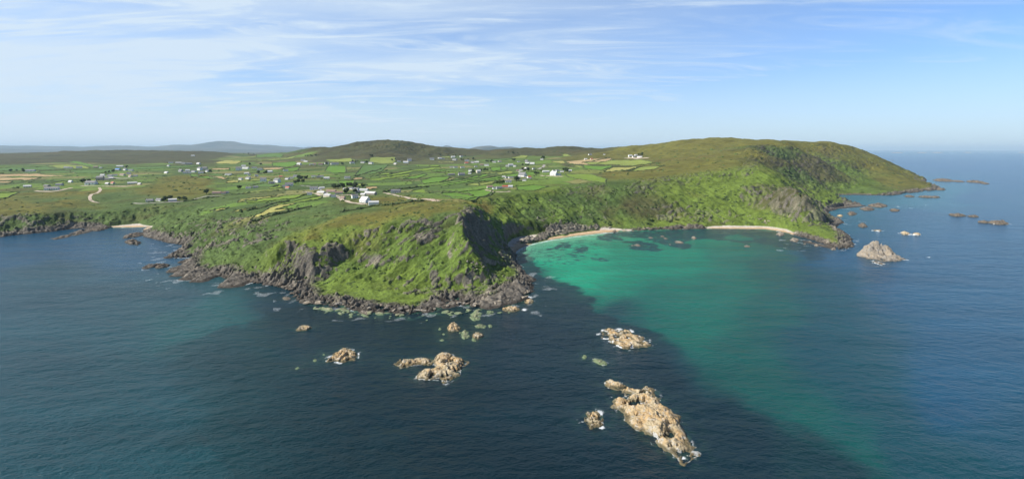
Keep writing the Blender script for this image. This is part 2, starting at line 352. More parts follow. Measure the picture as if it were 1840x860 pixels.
# where the ground breaks into rock: outlines of the craggy areas, weight
ZONES = [(0.8,[(500,428),(530,445),(565,452),(600,438),(636,420),(676,408),(672,420),(640,440),(612,468),(588,500),(535,508),(520,480),(530,460),(505,445)]),
 (0.75,[(600,437),(640,421),(672,411),(700,405),(752,396),(826,382),(828,388),(790,396),(752,403),(700,413),(672,420),(640,430),(603,445)]),
 (0.6,[(826,376),(852,368),(880,395),(908,425),(925,452),(938,478),(930,490),(905,472),(880,455),(852,444),(834,442),(828,410)]),
 (0.55,[(770,402),(795,400),(795,420),(770,438),(715,442),(705,434),(750,422)]),
 (0.45,[(660,458),(730,450),(735,470),(700,478),(640,474)]),(0.6,[(768,470),(782,468),(790,500),(775,503)]),
 (0.45,[(700,500),(830,505),(900,495),(935,490),(950,520),(850,530),(700,525)]),
 (0.6,[(-200,385),(0,386),(100,384),(160,384),(190,395),(200,408),(100,415),(0,425),(-200,428)]),
 (0.9,[(1330,335),(1360,328),(1410,335),(1440,345),(1475,375),(1500,400),(1470,405),(1430,398),(1395,385),(1350,372),(1330,355)]),
 (0.8,[(1425,322),(1465,345),(1492,372),(1500,398),(1470,395),(1450,362),(1415,335)]),
 (0.85,[(1328,262),(1352,258),(1385,262),(1372,290),(1358,310),(1335,320),(1325,300),(1345,285)]),
 (0.8,[(1375,262),(1500,255),(1510,290),(1475,335),(1450,345),(1420,325),(1380,300)]),
 (0.5,[(1500,262),(1560,280),(1600,300),(1540,330),(1480,340)]),(0.7,[(1620,310),(1650,312),(1668,325),(1640,330)]),
 (0.85,[(1120,332),(1165,322),(1185,320),(1180,345),(1150,352),(1125,345)]),(0.6,[(1150,320),(1345,300),(1350,315),(1160,335)]),(0.65,[(1190,365),(1240,362),(1330,385),(1320,402),(1180,400),(1170,380)]),
 (0.6,[(1000,335),(1090,330),(1100,350),(1010,350)]),(0.3,[(960,355),(1100,350),(1100,402),(1000,408),(960,405)]),
 (0.4,[(340,395),(420,385),(520,400),(500,430),(420,450),(350,440)]),(0.8,[(1440,420),(1530,415),(1540,450),(1440,432)]),(0.5,[(640,255),(730,248),(800,262),(740,275),(660,270)])]
zone = np.zeros((NR, NCc))
jx0 = XX + 5 * S * lodn(fbm, XX, YY, S, 20, 20, 3, 55); jy0 = YY + 5 * S * lodn(fbm, XX, YY, S, 20, 20, 3, 56)
for wgt_, ps in ZONES:
    wz = [unproject(*p)[:2] for p in ps]
    zone = np.maximum(zone, wgt_ * inpoly(jx0, jy0, wz))
zone = blur(blur(zone, 4, 0), 4, 1)
# crags: broken steps on steep ground and along the plateau rims
cn = ridged((XX * 0.85 + YY * 0.5) / 22 + wy / 20, (YY * 0.85 - XX * 0.5) / 14, 4, 61)
cn2 = fbm(XX / 60, YY / 60, 3, 67)
kk = 0.86 - 0.42 * zone - 0.13 * face - 0.07 * cn2
crag = sstep(cn, kk, kk + 0.08) * sstep(slope0 + zone, 0.15, 0.4) * landm
z += (crag - 0.5 * sstep(zone, 0.1, 0.5)) * (1.3 + 1.4 * zone + 1.8 * farness)
z += zone * landm * (lodn(ridged, XX * 0.8 + YY * 0.6, YY * 0.8 - XX * 0.6, S, 14, 7, 4, 63) - 0.5) * (2.0 + 3.0 * farness)
# blocky rubble behind the beach
rub = blur(blur(inpoly(jx0, jy0, [unproject(*p)[:2] for p in [(935,434),(972,420),(990,405),(1040,403),(1080,406),(1074,411),(1030,417),(985,426),(952,435)]]).astype(float), 1.5, 0), 1.5, 1)
z += rub * (ridged(XX / 6, YY / 6, 4, 64) - 0.35) * 5.0
fine = fbm(XX / 7, YY / 7, 4, 71, 0.55)
z += landm * fine * (0.16 + 0.22 * steep + 0.4 * zone)
# the rock belt along the shore: slabs dipping with the strata
bd = sstep(sdw, bww * 1.7 + 6, bww * 0.75) * sstep(bww, 0.8, 4)
wid = sstep(bww, 9.5, 17)
ca, sa = math.cos(R(38)), math.sin(R(38))
ss = XX * ca + YY * sa; tt = -XX * sa + YY * ca
strat = lodn(ridged, ss + wx, tt + wy * 0.4, S, 30, 6.5, 5, 81, 0.55)
blk = lodn(ridged, XX + wx * 0.5, YY, S, 7, 7, 4, 91, 0.55)
rk = strat * (0.35 + 0.5 * wid) + blk * (0.65 - 0.5 * wid)
shore = sstep(sdw, -7, 9)
z += bd * shore * ((rk - 0.54) * (15 + 7 * wid) + 1.2)
out = sdw < 1.5
sea_fall = np.where(sdw < 0, sdw * 0.33, 0)
z = z + sea_fall - 0.25
# long tilted slabs running out into the sea
SLABS = [(298,490,380,466,11,8),(306,497,396,470,11,8.5),(324,504,418,464,12,10),(342,508,410,480,10,8),(396,518,456,482,14,10),(420,509,455,492,7,5),(320,473,360,461,8,5),(291,464,360,450,7,5),(314,452,356,444,7,5),(372,497,420,480,7,6),
         (852,549,930,529,13,9),(860,538,938,517,12,10),(900,512,955,500,8,6),(742,556,790,542,8,5),(535,543,592,534,8,3.5),(470,512,510,500,7,4),(1500,374,1548,369,10,5),(1480,398,1515,400,8,5),(1440,432,1500,446,6,3),(700,560,735,552,7,3.5),(640,557,668,549,6,3.5),(790,552,818,545,6,4)]
slabm = np.zeros((NR, NCc)); rs_ = random.Random(4)
for (x1, y1, x2, y2, wd0, ht0) in SLABS:
    (ax, ay), (bx2, by2) = w_sea(x1, y1), w_sea(x2, y2); L_ = math.hypot(bx2 - ax, by2 - ay); ex, ey = (bx2 - ax) / L_, (by2 - ay) / L_
    r0, r1 = np.searchsorted(rows, min(ay, by2) - 25), np.searchsorted(rows, max(ay, by2) + 25)
    k0, k1 = np.searchsorted(U, min(ax / ay, bx2 / by2) - 0.05), np.searchsorted(U, max(ax / ay, bx2 / by2) + 0.05)
    sl = (slice(r0, r1), slice(k0, k1)); x = XX[sl] - ax; y = YY[sl] - ay
    x = x + 1.2 * fbm(XX[sl] / 6, YY[sl] / 6, 3, 75); y = y + 1.2 * fbm(XX[sl] / 6, YY[sl] / 6, 3, 76)
    a = (x * ex + y * ey) / L_; c = (-x * ey + y * ex) / wd0
    lon = np.clip(a * 9, 0, 1) ** 0.6 * np.clip((1.08 - a) * 5, 0, 1)
    prof = np.where(c < 0, np.clip(1 + c * 0.75, 0, 1), np.clip(1 - c * 2.6, 0, 1))      # gentle dip one way, broken scarp the other
    step_ = 0.75 + 0.4 * ridged(a * L_ / 9 + x1, c * 1.6, 4, 77)
    h_ = ht0 * (0.45 + 0.6 * a) * lon * prof ** 0.7 * step_
    z[sl] = np.maximum(z[sl], h_ - 0.8); slabm[sl] = np.maximum(slabm[sl], (h_ > 1.0) * (h_ - 0.8 > z[sl] - 0.3))
z = np.where((sdw > 9) & (base > 1.0), np.maximum(z, 1.2 + 0.4 * fine), z)
SANDW = [0.0] * len(coast)
for (pa, pb), w_ in {(200,409):16,(235,409):24,(262,408):9,(930,450):16,(945,443):28,(960,437):36,(990,431):36,(1030,425):36,(1070,420):36,(1105,417):27,(1125,415.5):13,(1280,411):15,(1330,411.5):19,(1375,412):21,(1395,415):19,(1420,420):7}.items():
    for i_, c_ in enumerate(COAST):
        if abs(c_[0] - pa) < 0.5 and abs(c_[1] - pb) < 0.6: SANDW[i_] = float(w_)
_d, swv = polydist(XX[::2, ::2], YY[::2, ::2], coast, True, SANDW); swv = up2(swv)
sandy = sstep(swv, 3, 9) * sstep(sdw, swv * 1.15 + 3, swv * 0.9) * sstep(rub, 0.5, 0.2)
z = z * (1 - sandy) + np.minimum(z, -0.15 + sdw * 0.085) * sandy
# beaches: gentle ramps
BE = [(262,455),(912,1118),(1272,1392)]
print('z', z.min(), z.max())
PX = CX + UU * F; PY = HY + (H - z) * F / YY
gx, gy = grads(z); slope = np.hypot(gx, gy)
def ground(X, Y):
    return float(sample(z, np.array([X]), np.array([float(Y)]))[0])
# ---------------------------------------------------------------- what covers the land
C_LIME, C_BRIGHT, C_GREEN, C_YG, C_YEL, C_TAN = (0.15,0.22,0.035), (0.105,0.20,0.03), (0.085,0.15,0.04), (0.19,0.23,0.055), (0.30,0.29,0.09), (0.36,0.27,0.14)
FIELDS = [
 (C_LIME,[(-60,350),(0,347),(37,344),(14,355),(0,357),(-60,358)]),(C_GREEN,[(124,305.5),(205,304),(211,307),(195,311),(140,312)]),(C_YG,[(83,297),(122,295),(150,298),(163,303),(110,303)]),
 (C_BRIGHT,[(122,290),(140,290),(165,296),(190,301),(170,302)]),(C_GREEN,[(-80,303),(0,302.5),(85,299),(104,305),(0,307.5),(-80,308)]),(C_GREEN,[(70,308),(118,306),(130,311),(72,311)]),
 (C_TAN,[(5,313),(50,312),(130,317),(-60,318)]),(C_TAN,[(-60,319),(75,319.5),(50,324),(-60,325.5)]),(C_TAN,[(-60,326),(22,326),(15,329),(-60,330)]),(C_YG,[(25,328),(56,326.5),(50,329)]),
 (C_LIME,[(88,330),(120,325),(170,321),(178,324),(165,326),(120,327),(95,332)]),(C_BRIGHT,[(355,318),(375,316),(388,322),(360,320)]),(C_BRIGHT,[(340,313),(355,314),(358,317),(343,317)]),
 (C_GREEN,[(374,312),(400,312),(400,315),(378,315)]),(C_TAN,[(380,316.5),(400,317),(408,322),(400,323)]),(C_YEL,[(405,327),(418,324),(430,325),(428,328),(408,329)]),(C_TAN,[(378,303),(413,302),(411,305),(385,305)]),
 (C_YEL,[(385,292),(405,288),(435,290),(425,295),(390,294)]),(C_GREEN,[(222,302),(300,299),(360,297.5),(360,299),(290,303),(230,305)]),(C_YEL,[(368,378.5),(395,374),(413,372),(405,376),(388,380),(383,378)]),
 (C_YEL,[(415,382),(440,375),(460,371),(460,373),(430,380)]),(C_YEL,[(425,362),(460,357),(460,361),(430,364)]),
 (C_YEL,[(450,394),(470,383),(487,372),(500,368),(520,366),(532,365),(510,372),(495,377),(523,375),(510,379),(485,383),(468,390)]),(C_LIME,[(492,366),(530,362),(560,355),(580,352),(577,357),(548,362),(510,368)]),
 (C_LIME,[(445,366),(440,360),(500,354),(510,351),(540,350),(560,348),(530,357),(480,362)]),(C_YEL,[(430,358),(475,354),(500,350),(460,360),(432,361)]),(C_BRIGHT,[(489,293),(530,290),(540,295),(520,300),(490,298)]),
 (C_BRIGHT,[(510,303),(540,299),(535,306),(520,309),(505,307)]),(C_TAN,[(470,302),(500,301),(512,302),(500,305),(475,305)]),(C_BRIGHT,[(590,298),(620,298),(622,305),(621,311),(600,311),(583,307)]),
 (C_GREEN,[(652,297),(698,295.5),(686,307),(670,313),(650,314),(636,316)]),(C_YG,[(663,286),(670,282),(710,282),(711,290),(706,294),(662,292)]),(C_BRIGHT,[(606,325),(637,324),(635,333),(615,334)]),
 (C_YG,[(455,321),(490,322),(485,325),(446,325)]),(C_GREEN,[(450,334),(475,329),(500,333),(490,337),(465,336)]),(C_LIME,[(480,337),(503,332),(508,337),(485,340)]),(C_TAN,[(637,319.5),(655,319),(650,322),(630,323)]),
 (C_YG,[(640,331),(655,329),(660,333),(645,334)]),(C_TAN,[(655,336),(678,335),(680,338),(662,341)]),(C_GREEN,[(460,277.5),(510,279),(505,283),(460,283)]),(C_YG,[(460,288),(520,282),(533,281),(520,286),(470,290)]),
 (C_BRIGHT,[(732,319),(745,316),(765,312),(766,315),(752,320),(725,322)]),(C_BRIGHT,[(755,324),(775,319),(808,317),(806,321),(790,327),(762,331)]),(C_BRIGHT,[(790,328),(815,322),(832,318),(830,321),(800,328)]),
 (C_BRIGHT,[(822,323),(850,317),(875,312),(880,316),(850,321)]),(C_BRIGHT,[(770,334),(800,331),(850,324),(900,316),(900,320),(870,325),(800,334)]),(C_YG,[(832,332),(860,328),(890,324),(892,329),(860,334)]),
 (C_LIME,[(735,345),(757,339),(782,345),(770,347)]),(C_BRIGHT,[(790,348),(830,345),(870,340),(885,342),(878,350),(855,358),(845,361),(810,357),(800,352)]),(C_BRIGHT,[(880,302),(900,299),(900,307),(884,308)]),
 (C_LIME,[(675,316),(690,311),(705,310),(700,314)]),(C_BRIGHT,[(775,307),(800,303),(803,306),(780,309)]),(C_BRIGHT,[(680,341.5),(700,340),(700,343)]),(C_YEL,[(790,291),(817,290),(815,292),(795,292)]),
 (C_YG,[(795,281),(810,281),(808,284)]),(C_LIME,[(770,298),(790,297),(790,299),(775,300)]),(C_LIME,[(798,311),(825,308),(825,311),(800,313)]),(C_GREEN,[(875,286),(905,285),(925,285),(890,290)]),
 (C_YG,[(918,283),(935,279),(950,280),(945,284),(925,285)]),(C_YG,[(1010,277),(1020,277),(1028,281),(1012,281)]),(C_BRIGHT,[(879,302),(905,300),(912,304),(885,308)]),(C_BRIGHT,[(860,317),(870,312),(878,315),(862,320)]),
 (C_YG,[(890,311),(915,307),(925,310),(900,315)]),(C_BRIGHT,[(860,323),(900,317),(930,311),(933,314),(900,323),(862,327)]),(C_YG,[(860,330),(880,326),(889,325),(885,332),(862,334)]),(C_BRIGHT,[(940,310),(960,309),(963,315),(950,314)]),
 (C_YEL,[(990,290),(1012,289),(1018,293),(1005,293)]),(C_TAN,[(1014,290),(1060,286),(1095,283),(1100,285),(1090,290),(1075,294),(1060,297),(1030,295)]),(C_YG,[(1026,297),(1048,299),(1048,302),(1035,300)]),
 (C_BRIGHT,[(1048,297),(1100,298),(1100,300),(1080,306),(1055,304),(1050,301)]),(C_YEL,[(1101,301),(1145,299),(1142,304),(1120,308),(1084,308)]),(C_YG,[(1150,300),(1180,299),(1195,297),(1170,305),(1130,308)]),
 (C_LIME,[(1016,312),(1060,313),(1090,322),(1088,330),(1040,322),(1020,318)]),(C_BRIGHT,[(927,335),(960,332),(985,335),(960,343),(930,342)]),(C_YG,[(1050,292),(1100,288),(1150,287),(1180,292),(1140,298),(1060,296)]),
 (C_LIME,[(690,316),(760,303),(790,300),(792,302),(740,309),(700,318)]),(C_LIME,[(660,322),(700,317),(735,312),(738,315),(700,321),(675,325)]),(C_YG,[(585,287),(630,284),(640,289),(600,292)])]
# cover control points (column, row) -> albedo; blended between them
HEATH, MOOR, SCRUB, SLOPE, FRESH, DARKG = (0.120,0.115,0.024), (0.066,0.066,0.026), (0.074,0.115,0.032), (0.094,0.142,0.027), (0.112,0.160,0.027), (0.062,0.100,0.026)
COVER = [
 (HEATH,[(600,405),(650,392),(700,385),(760,378),(790,372),(560,425),(660,400),(740,362),(690,366),(710,358),(750,352),(100,345),(150,345),(350,320),(330,335),(300,345),(0,380),(60,380),(30,368),(110,365)]),
 (FRESH,[(560,438),(540,440),(600,425),(630,412)]),
 (MOOR,[(700,255),(680,262),(650,270),(720,270),(760,268),(600,280),(740,280),(850,272),(0,282),(100,280),(200,275),(300,275),(350,282),(250,290),(100,290),(730,300),(820,275),(950,271),(1050,270),(560,315),(600,318),(1060,300),(1000,300),(1380,355),(1420,365),(1400,350),(1170,378),(1150,372),(1460,290),(1480,300),(1470,320),(1400,290)]),
 (HEATH,[(1150,268),(1250,265),(1200,285),(1250,300),(1300,280),(1400,257),(1480,262),(1100,312),(1150,312),(1120,268),(1260,256),(1560,300),(1600,305),(1350,275),(870,375),(1600,325),(1640,325),(930,330)]),
 (SCRUB,[(400,400),(450,400),(500,395),(540,385),(560,380),(420,430),(470,430),(330,400),(350,380),(440,365),(100,400),(150,392),(40,400),(250,360),(200,350),(100,360),(700,340),(740,330),(680,330),(760,350),(550,340),(200,330),(60,325),(300,310),(440,345),(500,410),(640,375),(600,385),(240,380),(480,330),(620,350)]),
 (SLOPE,[(680,470),(700,440),(740,450),(720,420),(780,450),(800,480),(650,490),(860,380),(900,400),(920,420),(900,370),(930,400),(1000,390),(1040,380),(960,360),(620,480),(900,480),(870,500),(1500,300),(1560,325),(1530,340),(1540,310),(1100,400)]),
 (FRESH,[(720,490),(760,520),(700,500),(830,500),(900,488),(860,470),(930,395),(915,405),(900,385),(925,375),(1300,345),(1320,330),(1340,350),(1290,330),(1310,370),(1360,320),(1300,390),(1360,395),(1470,415),(1500,420),(1440,405),(1200,395),(1490,365),(1460,355),(1230,360),(640,500),(990,345)]),
 (DARKG,[(1040,350),(1060,365),(1020,360),(1080,350),(1000,355),(1100,370),(1080,385),(60,395),(130,390),(0,400),(830,335),(860,335),(800,335),(1390,275),(1440,310),(330,370),(1040,395),(960,385),(780,400)])]
cpx, cpc = [], []
for c, ps in COVER:
    for p in ps:
        g = unproject(*p); cpx.append((g[0] / g[1] * 6.0, math.log(g[1]) * 5.0, g[2] / 30.0)); cpc.append(c)
cpx = np.array(cpx); cpc = np.array(cpc)
qs = 4
q0 = (UU[::qs, ::qs] * 6.0 + 0.10 * fbm(UU[::qs, ::qs] * 16, np.log(YY[::qs, ::qs]) * 12, 4, 5)); q1 = np.log(YY[::qs, ::qs]) * 5.0 + 0.12 * fbm(UU[::qs, ::qs] * 16, np.log(YY[::qs, ::qs]) * 12, 4, 6); q2 = z[::qs, ::qs] / 30.0
W = np.zeros(q0.shape); CC = np.zeros(q0.shape + (3,))
for p, c in zip(cpx, cpc):
    d2 = (q0 - p[0]) ** 2 + (q1 - p[1]) ** 2 + (q2 - p[2]) ** 2 * 0.3
    w = 1.0 / (d2 + 0.004) ** 2.2; W += w; CC += w[..., None] * c
CC /= W[..., None]
def upq(a):
    r = np.arange(NR) / qs; c = np.arange(NCc) / qs
    r = np.clip(r, 0, a.shape[0] - 1.001); c = np.clip(c, 0, a.shape[1] - 1.001); ri = r.astype(int); ci = c.astype(int); f = (r - ri)[:, None, None]; g = (c - ci)[None, :, None]
    return (a[ri][:, ci] * (1 - g) + a[ri][:, ci + 1] * g) * (1 - f) + (a[ri + 1][:, ci] * (1 - g) + a[ri + 1][:, ci + 1] * g) * f
C = upq(CC).astype(np.float64)
lat = np.zeros((NR, NCc))
SC = np.clip(YY / 700, 0.7, 5)
n1 = lodn(fbm, XX, YY, SC, 38, 38, 5, 101, 0.6); n2 = lodn(fbm, XX, YY, SC, 9, 9, 4, 107, 0.6); n3 = lodn(fbm, XX, YY, SC, 90, 60, 4, 113, 0.55)
C *= (1 + 0.42 * np.clip(n1, -1.2, 1.2) + 0.28 * np.clip(n2, -1.3, 1.3))[..., None]
dk0 = sstep(n2 + 0.6 * n1, 0.20, 0.75); dk = dk0[..., None]   # bracken and gorse patches
C = C * (1 - 0.75 * dk) + np.array((0.034, 0.050, 0.017)) * 0.75 * dk
lt = (sstep(-n2 + 0.5 * n1, 0.25, 0.8) * sstep(YY, 2000, 1200))[..., None] * 0.32; C = C * (1 - lt) + (C * 1.15 + np.array((0.035, 0.055, 0.018))) * lt
br = sstep(n3, 0.15, 0.8)[..., None] * 0.5                            # brown heather
C = C * (1 - br * 0.6) + np.array((0.115, 0.080, 0.035)) * br * 0.6
# the parcels the farmland is divided into: every one a little different, with grassy banks between
def parcels(X, Y, rot, sx, sy, seed):
    c_, s_ = math.cos(R(rot)), math.sin(R(rot)); a = (X * c_ + Y * s_) / sx; b = (-X * s_ + Y * c_) / sy
    a = a + 0.12 * fbm(X / 90, Y / 90, 2, seed); b = b + 0.12 * fbm(X / 90, Y / 90, 2, seed + 1)
    ai = np.floor(a); bi = np.floor(b); d1 = np.full(X.shape, 9.0); d2 = np.full(X.shape, 9.0); idv = np.zeros(X.shape)
    for i_ in (-1, 0, 1):
        for j_ in (-1, 0, 1):
            u_, v_ = ai + i_, bi + j_; h1 = np.modf(np.abs(np.sin(u_ * 127.1 + v_ * 311.7 + seed) * 43758.5453))[0]; h2 = np.modf(np.abs(np.sin(u_ * 269.5 + v_ * 183.3 + seed) * 43758.5453))[0]
            d_ = np.maximum(np.abs(u_ + 0.25 + 0.5 * h1 - a), np.abs(v_ + 0.25 + 0.5 * h2 - b))
            cl = d_ < d1; d2 = np.where(cl, d1, np.minimum(d2, d_)); idv = np.where(cl, h1 * 0.61 + h2 * 7.3, idv); d1 = np.where(cl, d_, d1)
    return np.modf(idv)[0], d2 - d1
farm_px = [[(560,292),(620,290),(740,290),(800,281),(880,279),(1010,281),(1010,300),(1100,300),(1060,330),(1000,330),(930,340),(890,340),(840,360),(780,362),(700,340),(640,340),(600,360),(520,385),(430,395),(360,385),(430,360),(440,345),(380,340),(380,300),(420,288),(560,276)],
 [(-120,297),(0,296),(100,292),(240,295),(300,292),(330,298),(300,312),(260,335),(200,340),(100,345),(-120,352)],[(440,276.5),(560,276.5),(560,284),(500,290),(440,290),(380,288),(400,280)]]
farm = np.zeros((NR, NCc))
for ps in farm_px: farm = np.maximum(farm, inpoly(XX + 12 * SC * n3, YY + 12 * SC * n3, [unproject(*p)[:2] for p in ps]).astype(float))
farm = blur(blur(farm, 2, 0), 2, 1) * (slope0 < 0.4)
pid, edge = parcels(XX, YY, 24, 120, 62, 3.0); pid2, edge2 = parcels(XX, YY, 12, 300, 170, 8.0)
kf = sstep(YY, 1500, 2300); pid = np.where(kf > 0.5, pid2, pid); edge = np.where(kf > 0.5, edge2, edge)
PAL = np.array([(0.075,0.120,0.032),(0.105,0.170,0.035),(0.120,0.205,0.035),(0.090,0.100,0.035),(0.160,0.190,0.050),(0.060,0.095,0.028),(0.110,0.180,0.035),(0.21,0.20,0.075),(0.080,0.130,0.03),(0.13,0.21,0.04)])
pc = PAL[np.clip((pid * 10).astype(int), 0, 9)] * (1 + 0.12 * n1 + 0.10 * n2)[..., None]
fw_ = (farm * 0.75)[..., None]; C = C * (1 - fw_) + pc * fw_
ew = (sstep(edge, 0.045, 0.015) * farm * 0.65 * (n1 > -0.7))[..., None]; C = C * (1 - ew) + np.array((0.040, 0.055, 0.022)) * ew
# farmed fields
fieldm = np.zeros((NR, NCc)); FW = []
uw = UU + 0; 
for c, ps in FIELDS:
    ctr = np.mean(np.array(ps), axis=0)
    wpts = [unproject(*p) for p in ps]
    ym = np.median([w[1] for w in wpts]); wpts = [w for w in wpts if 0.5 * ym < w[1] < 2.2 * ym]
    if len(wpts) < 3: continue
    FW.append((c, wpts, ps))
    xs = [w[0] for w in wpts]; ysw = [w[1] for w in wpts]
    r0, r1 = np.searchsorted(rows, min(ysw)) - 3, np.searchsorted(rows, max(ysw)) + 3
    us = [x / y for x, y in zip(xs, ysw)]; k0, k1 = np.searchsorted(U, min(us)) - 3, np.searchsorted(U, max(us)) + 3
    r0, k0 = max(r0, 0), max(k0, 0); sl = (slice(r0, r1), slice(k0, k1))
    x = XX[sl] + 4 * SC[sl] * n1[sl] * 0.6; y = YY[sl] + 4 * SC[sl] * n2[sl] * 0.6
    m = inpoly(x, y, [(a[0], a[1]) for a in wpts]) & (sd[sl] > 8)
    v = (1 + 0.10 * n1[sl] + 0.08 * n3[sl])[..., None]
    C[sl] = np.where(m[..., None], np.array(c) * v, C[sl]); fieldm[sl] = np.where(m, 1.0, fieldm[sl])
# bare rock on crags, steep faces and the shore belt
lich = fbm(XX / 5, YY / 5, 3, 131); patch = lodn(fbm, XX, YY, SC ** 0.5, 17, 17, 3, 137)
rockc = np.array((0.145, 0.130, 0.108)) * (1 + 0.35 * lich)[..., None]
tanr = np.array((0.36, 0.31, 0.24)) * (1 + 0.25 * lich)[..., None]
tp = sstep(patch, 0.0, 0.7)[..., None]; rockc = rockc * (1 - tp * 0.5) + tanr * tp * 0.5
hgt = z
wet = sstep(hgt + 0.8 * lich, 2.0, 0.8)[..., None]
rockc = rockc * (1 - wet) + np.array((0.065, 0.056, 0.045)) * wet
s_rock = sstep(slope + 0.45 * patch + 0.2 * lich + 0.75 * zone, 1.9, 2.35)
s_crag = crag * sstep(slope + 0.35 * patch, 0.35, 0.75) * 0.95 * sstep(zone + 0.3 * patch, 0.1, 0.4)
s_belt = bd * sstep(sdw + 5 * patch * (1 + wid), bww * 1.55 + 4, bww * 1.05 + 1) * sstep(0.16 - 0.10 * patch - 0.35 * sstep(z, 4, 14), 0.0, 0.1) 
rockm = np.clip(np.maximum(np.maximum(np.maximum(s_rock, s_crag), s_belt), sstep(rub, 0.4, 0.7)), 0, 1) * (1 - fieldm)
rockc = rockc * (1 - 0.45 * sstep(YY, 800, 1200) * (bd < 0.3))[..., None]
rockm *= 1 - 0.5 * sstep(YY, 1500, 2600)
rockm *= 1 - 0.8 * sstep(patch + 0.5 * n1, -0.5, 0.2) * sstep(YY, 650, 900) * (bd < 0.3)
rockm = np.maximum(rockm, blur(blur(slabm, 0.7, 0), 0.7, 1) * (lich + 0.5 * patch > -0.9))
rockm = np.where((z < 1.2) & (bww > 2), np.maximum(rockm, bd), rockm)
C = C * (1 - rockm[..., None]) + rockc * rockm[..., None]
# green algae at the waterline under the headland
# beaches
def beach(poly, c, soft=0.0):
    w = [w_sea(*p) for p in poly]
    sl = YY < 1000
    x = XX[sl]; y = YY[sl]; m = inpoly(x + 2.0 * n2[sl], y + 2.0 * n1[sl], w)
    C[sl] = np.where(m[:, None], np.array(c) * (1 + 0.06 * n2[sl])[:, None], C[sl]); rockm[sl] = np.where(m, 0, rockm[sl])
SAND, PALE = (0.50, 0.36, 0.22), (0.50, 0.45, 0.38)
sandm = np.zeros((NR, NCc))
def sandpoly(poly, c):
    w = [wp(p + (2.0,))[:2] for p in poly]
    sl = YY < 1000
    m = inpoly(XX[sl] + 1.5 * n2[sl], YY[sl] + 1.5 * n1[sl], w) & (z[sl] < 3.3 + 0.8 * n1[sl]) & (rub[sl] < 0.5)
    C[sl] = np.where(m[:, None], np.array(c) * (1 + 0.07 * n2[sl])[:, None], C[sl]); rockm[sl] = np.where(m, 0, rockm[sl]); sandm[sl] = np.where(m, 1, sandm[sl])
sm = (sstep(sandy + 0.25 * n2, 0.35, 0.55) * sstep(z, 3.4, 2.8) * sstep(slope, 0.6, 0.35))[..., None] * (rub < 0.4)[..., None]
up_ = sstep(sdw + 3 * n2 + 2 * n1, swv * 0.45, swv * 0.75)[..., None]; wetl = sstep(z, 0.5, 0.1)[..., None]
sc2 = np.array(SAND) * (1 - up_) + np.array(PALE) * up_; sc2 = sc2 * (1 + 0.08 * n2)[..., None] * (1 - 0.35 * wetl)
C = C * (1 - sm) + sc2 * sm; rockm *= 1 - sm[..., 0]; sandm = sm[..., 0]
C = np.clip(C, 0.01, 0.8)
keep = (z > -1.6)
# cells to build
kq = keep[:-1, :-1] | keep[1:, :-1] | keep[:-1, 1:] | keep[1:, 1:]
idx = np.arange(NR * NCc).reshape(NR, NCc)
q = np.stack([idx[:-1, :-1][kq], idx[:-1, 1:][kq], idx[1:, 1:][kq], idx[1:, :-1][kq]], 1)
used = np.zeros(NR * NCc, bool); used[q.ravel()] = True; remap = np.cumsum(used) - 1
V = np.stack([XX.ravel()[used], YY.ravel()[used], z.ravel()[used]], 1)
me = mesh_np('terrain', V, remap[q])
vcol(me, 'cover', C.reshape(-1, 3)[used]); vfl(me, 'rock', rockm.ravel()[used])
print('terrain verts', len(V))
t = NT('land_cover'); P = t.pos()
colr = t.attr('cover'); rk_ = t.attr('rock', 'Fac')
nf = t.noise(0.55, 5, 0.62, P); nf2 = t.noise(2.2, 3, 0.6, P); nl = t.noise(0.035, 3, 0.5, P)
v = t.math('ADD', t.rng(nf, 0.3, 0.72, 0.62, 1.38, False), t.math('MULTIPLY', t.math('SUBTRACT', nf2, 0.5), 0.5))
vv = t.n.new('ShaderNodeCombineColor'); [t.l.new(v, vv.inputs[i]) for i in range(3)]
c = t.mix(1.0, colr, vv.outputs[0], 'MULTIPLY')
sx = t.mapping(P, (0.7, 0.7, 2.2), (R(25), R(20), R(38))); crk = t.noise(0.9, 6, 0.7, sx)
ck = t.rng(crk, 0.36, 0.52, 1.0, 0.0); c = t.mix(t.math('MULTIPLY', t.math('MULTIPLY', ck, rk_), 0.75), c, (0.035, 0.03, 0.027, 1))
t.put(t.b.inputs['Base Color'], c); t.b.inputs['Roughness'].default_value = 0.92; t.b.inputs['Specular IOR Level'].default_value = 0.15
hb = t.math('ADD', t.math('MULTIPLY', nf, 0.9), t.math('MULTIPLY', t.math('MULTIPLY', crk, rk_), 1.2))
t.put(t.b.inputs['Normal'], t.bump(hb, 0.75, 0.9))
terrain = link('terrain', me, t.m); tag(terrain, kind='structure')
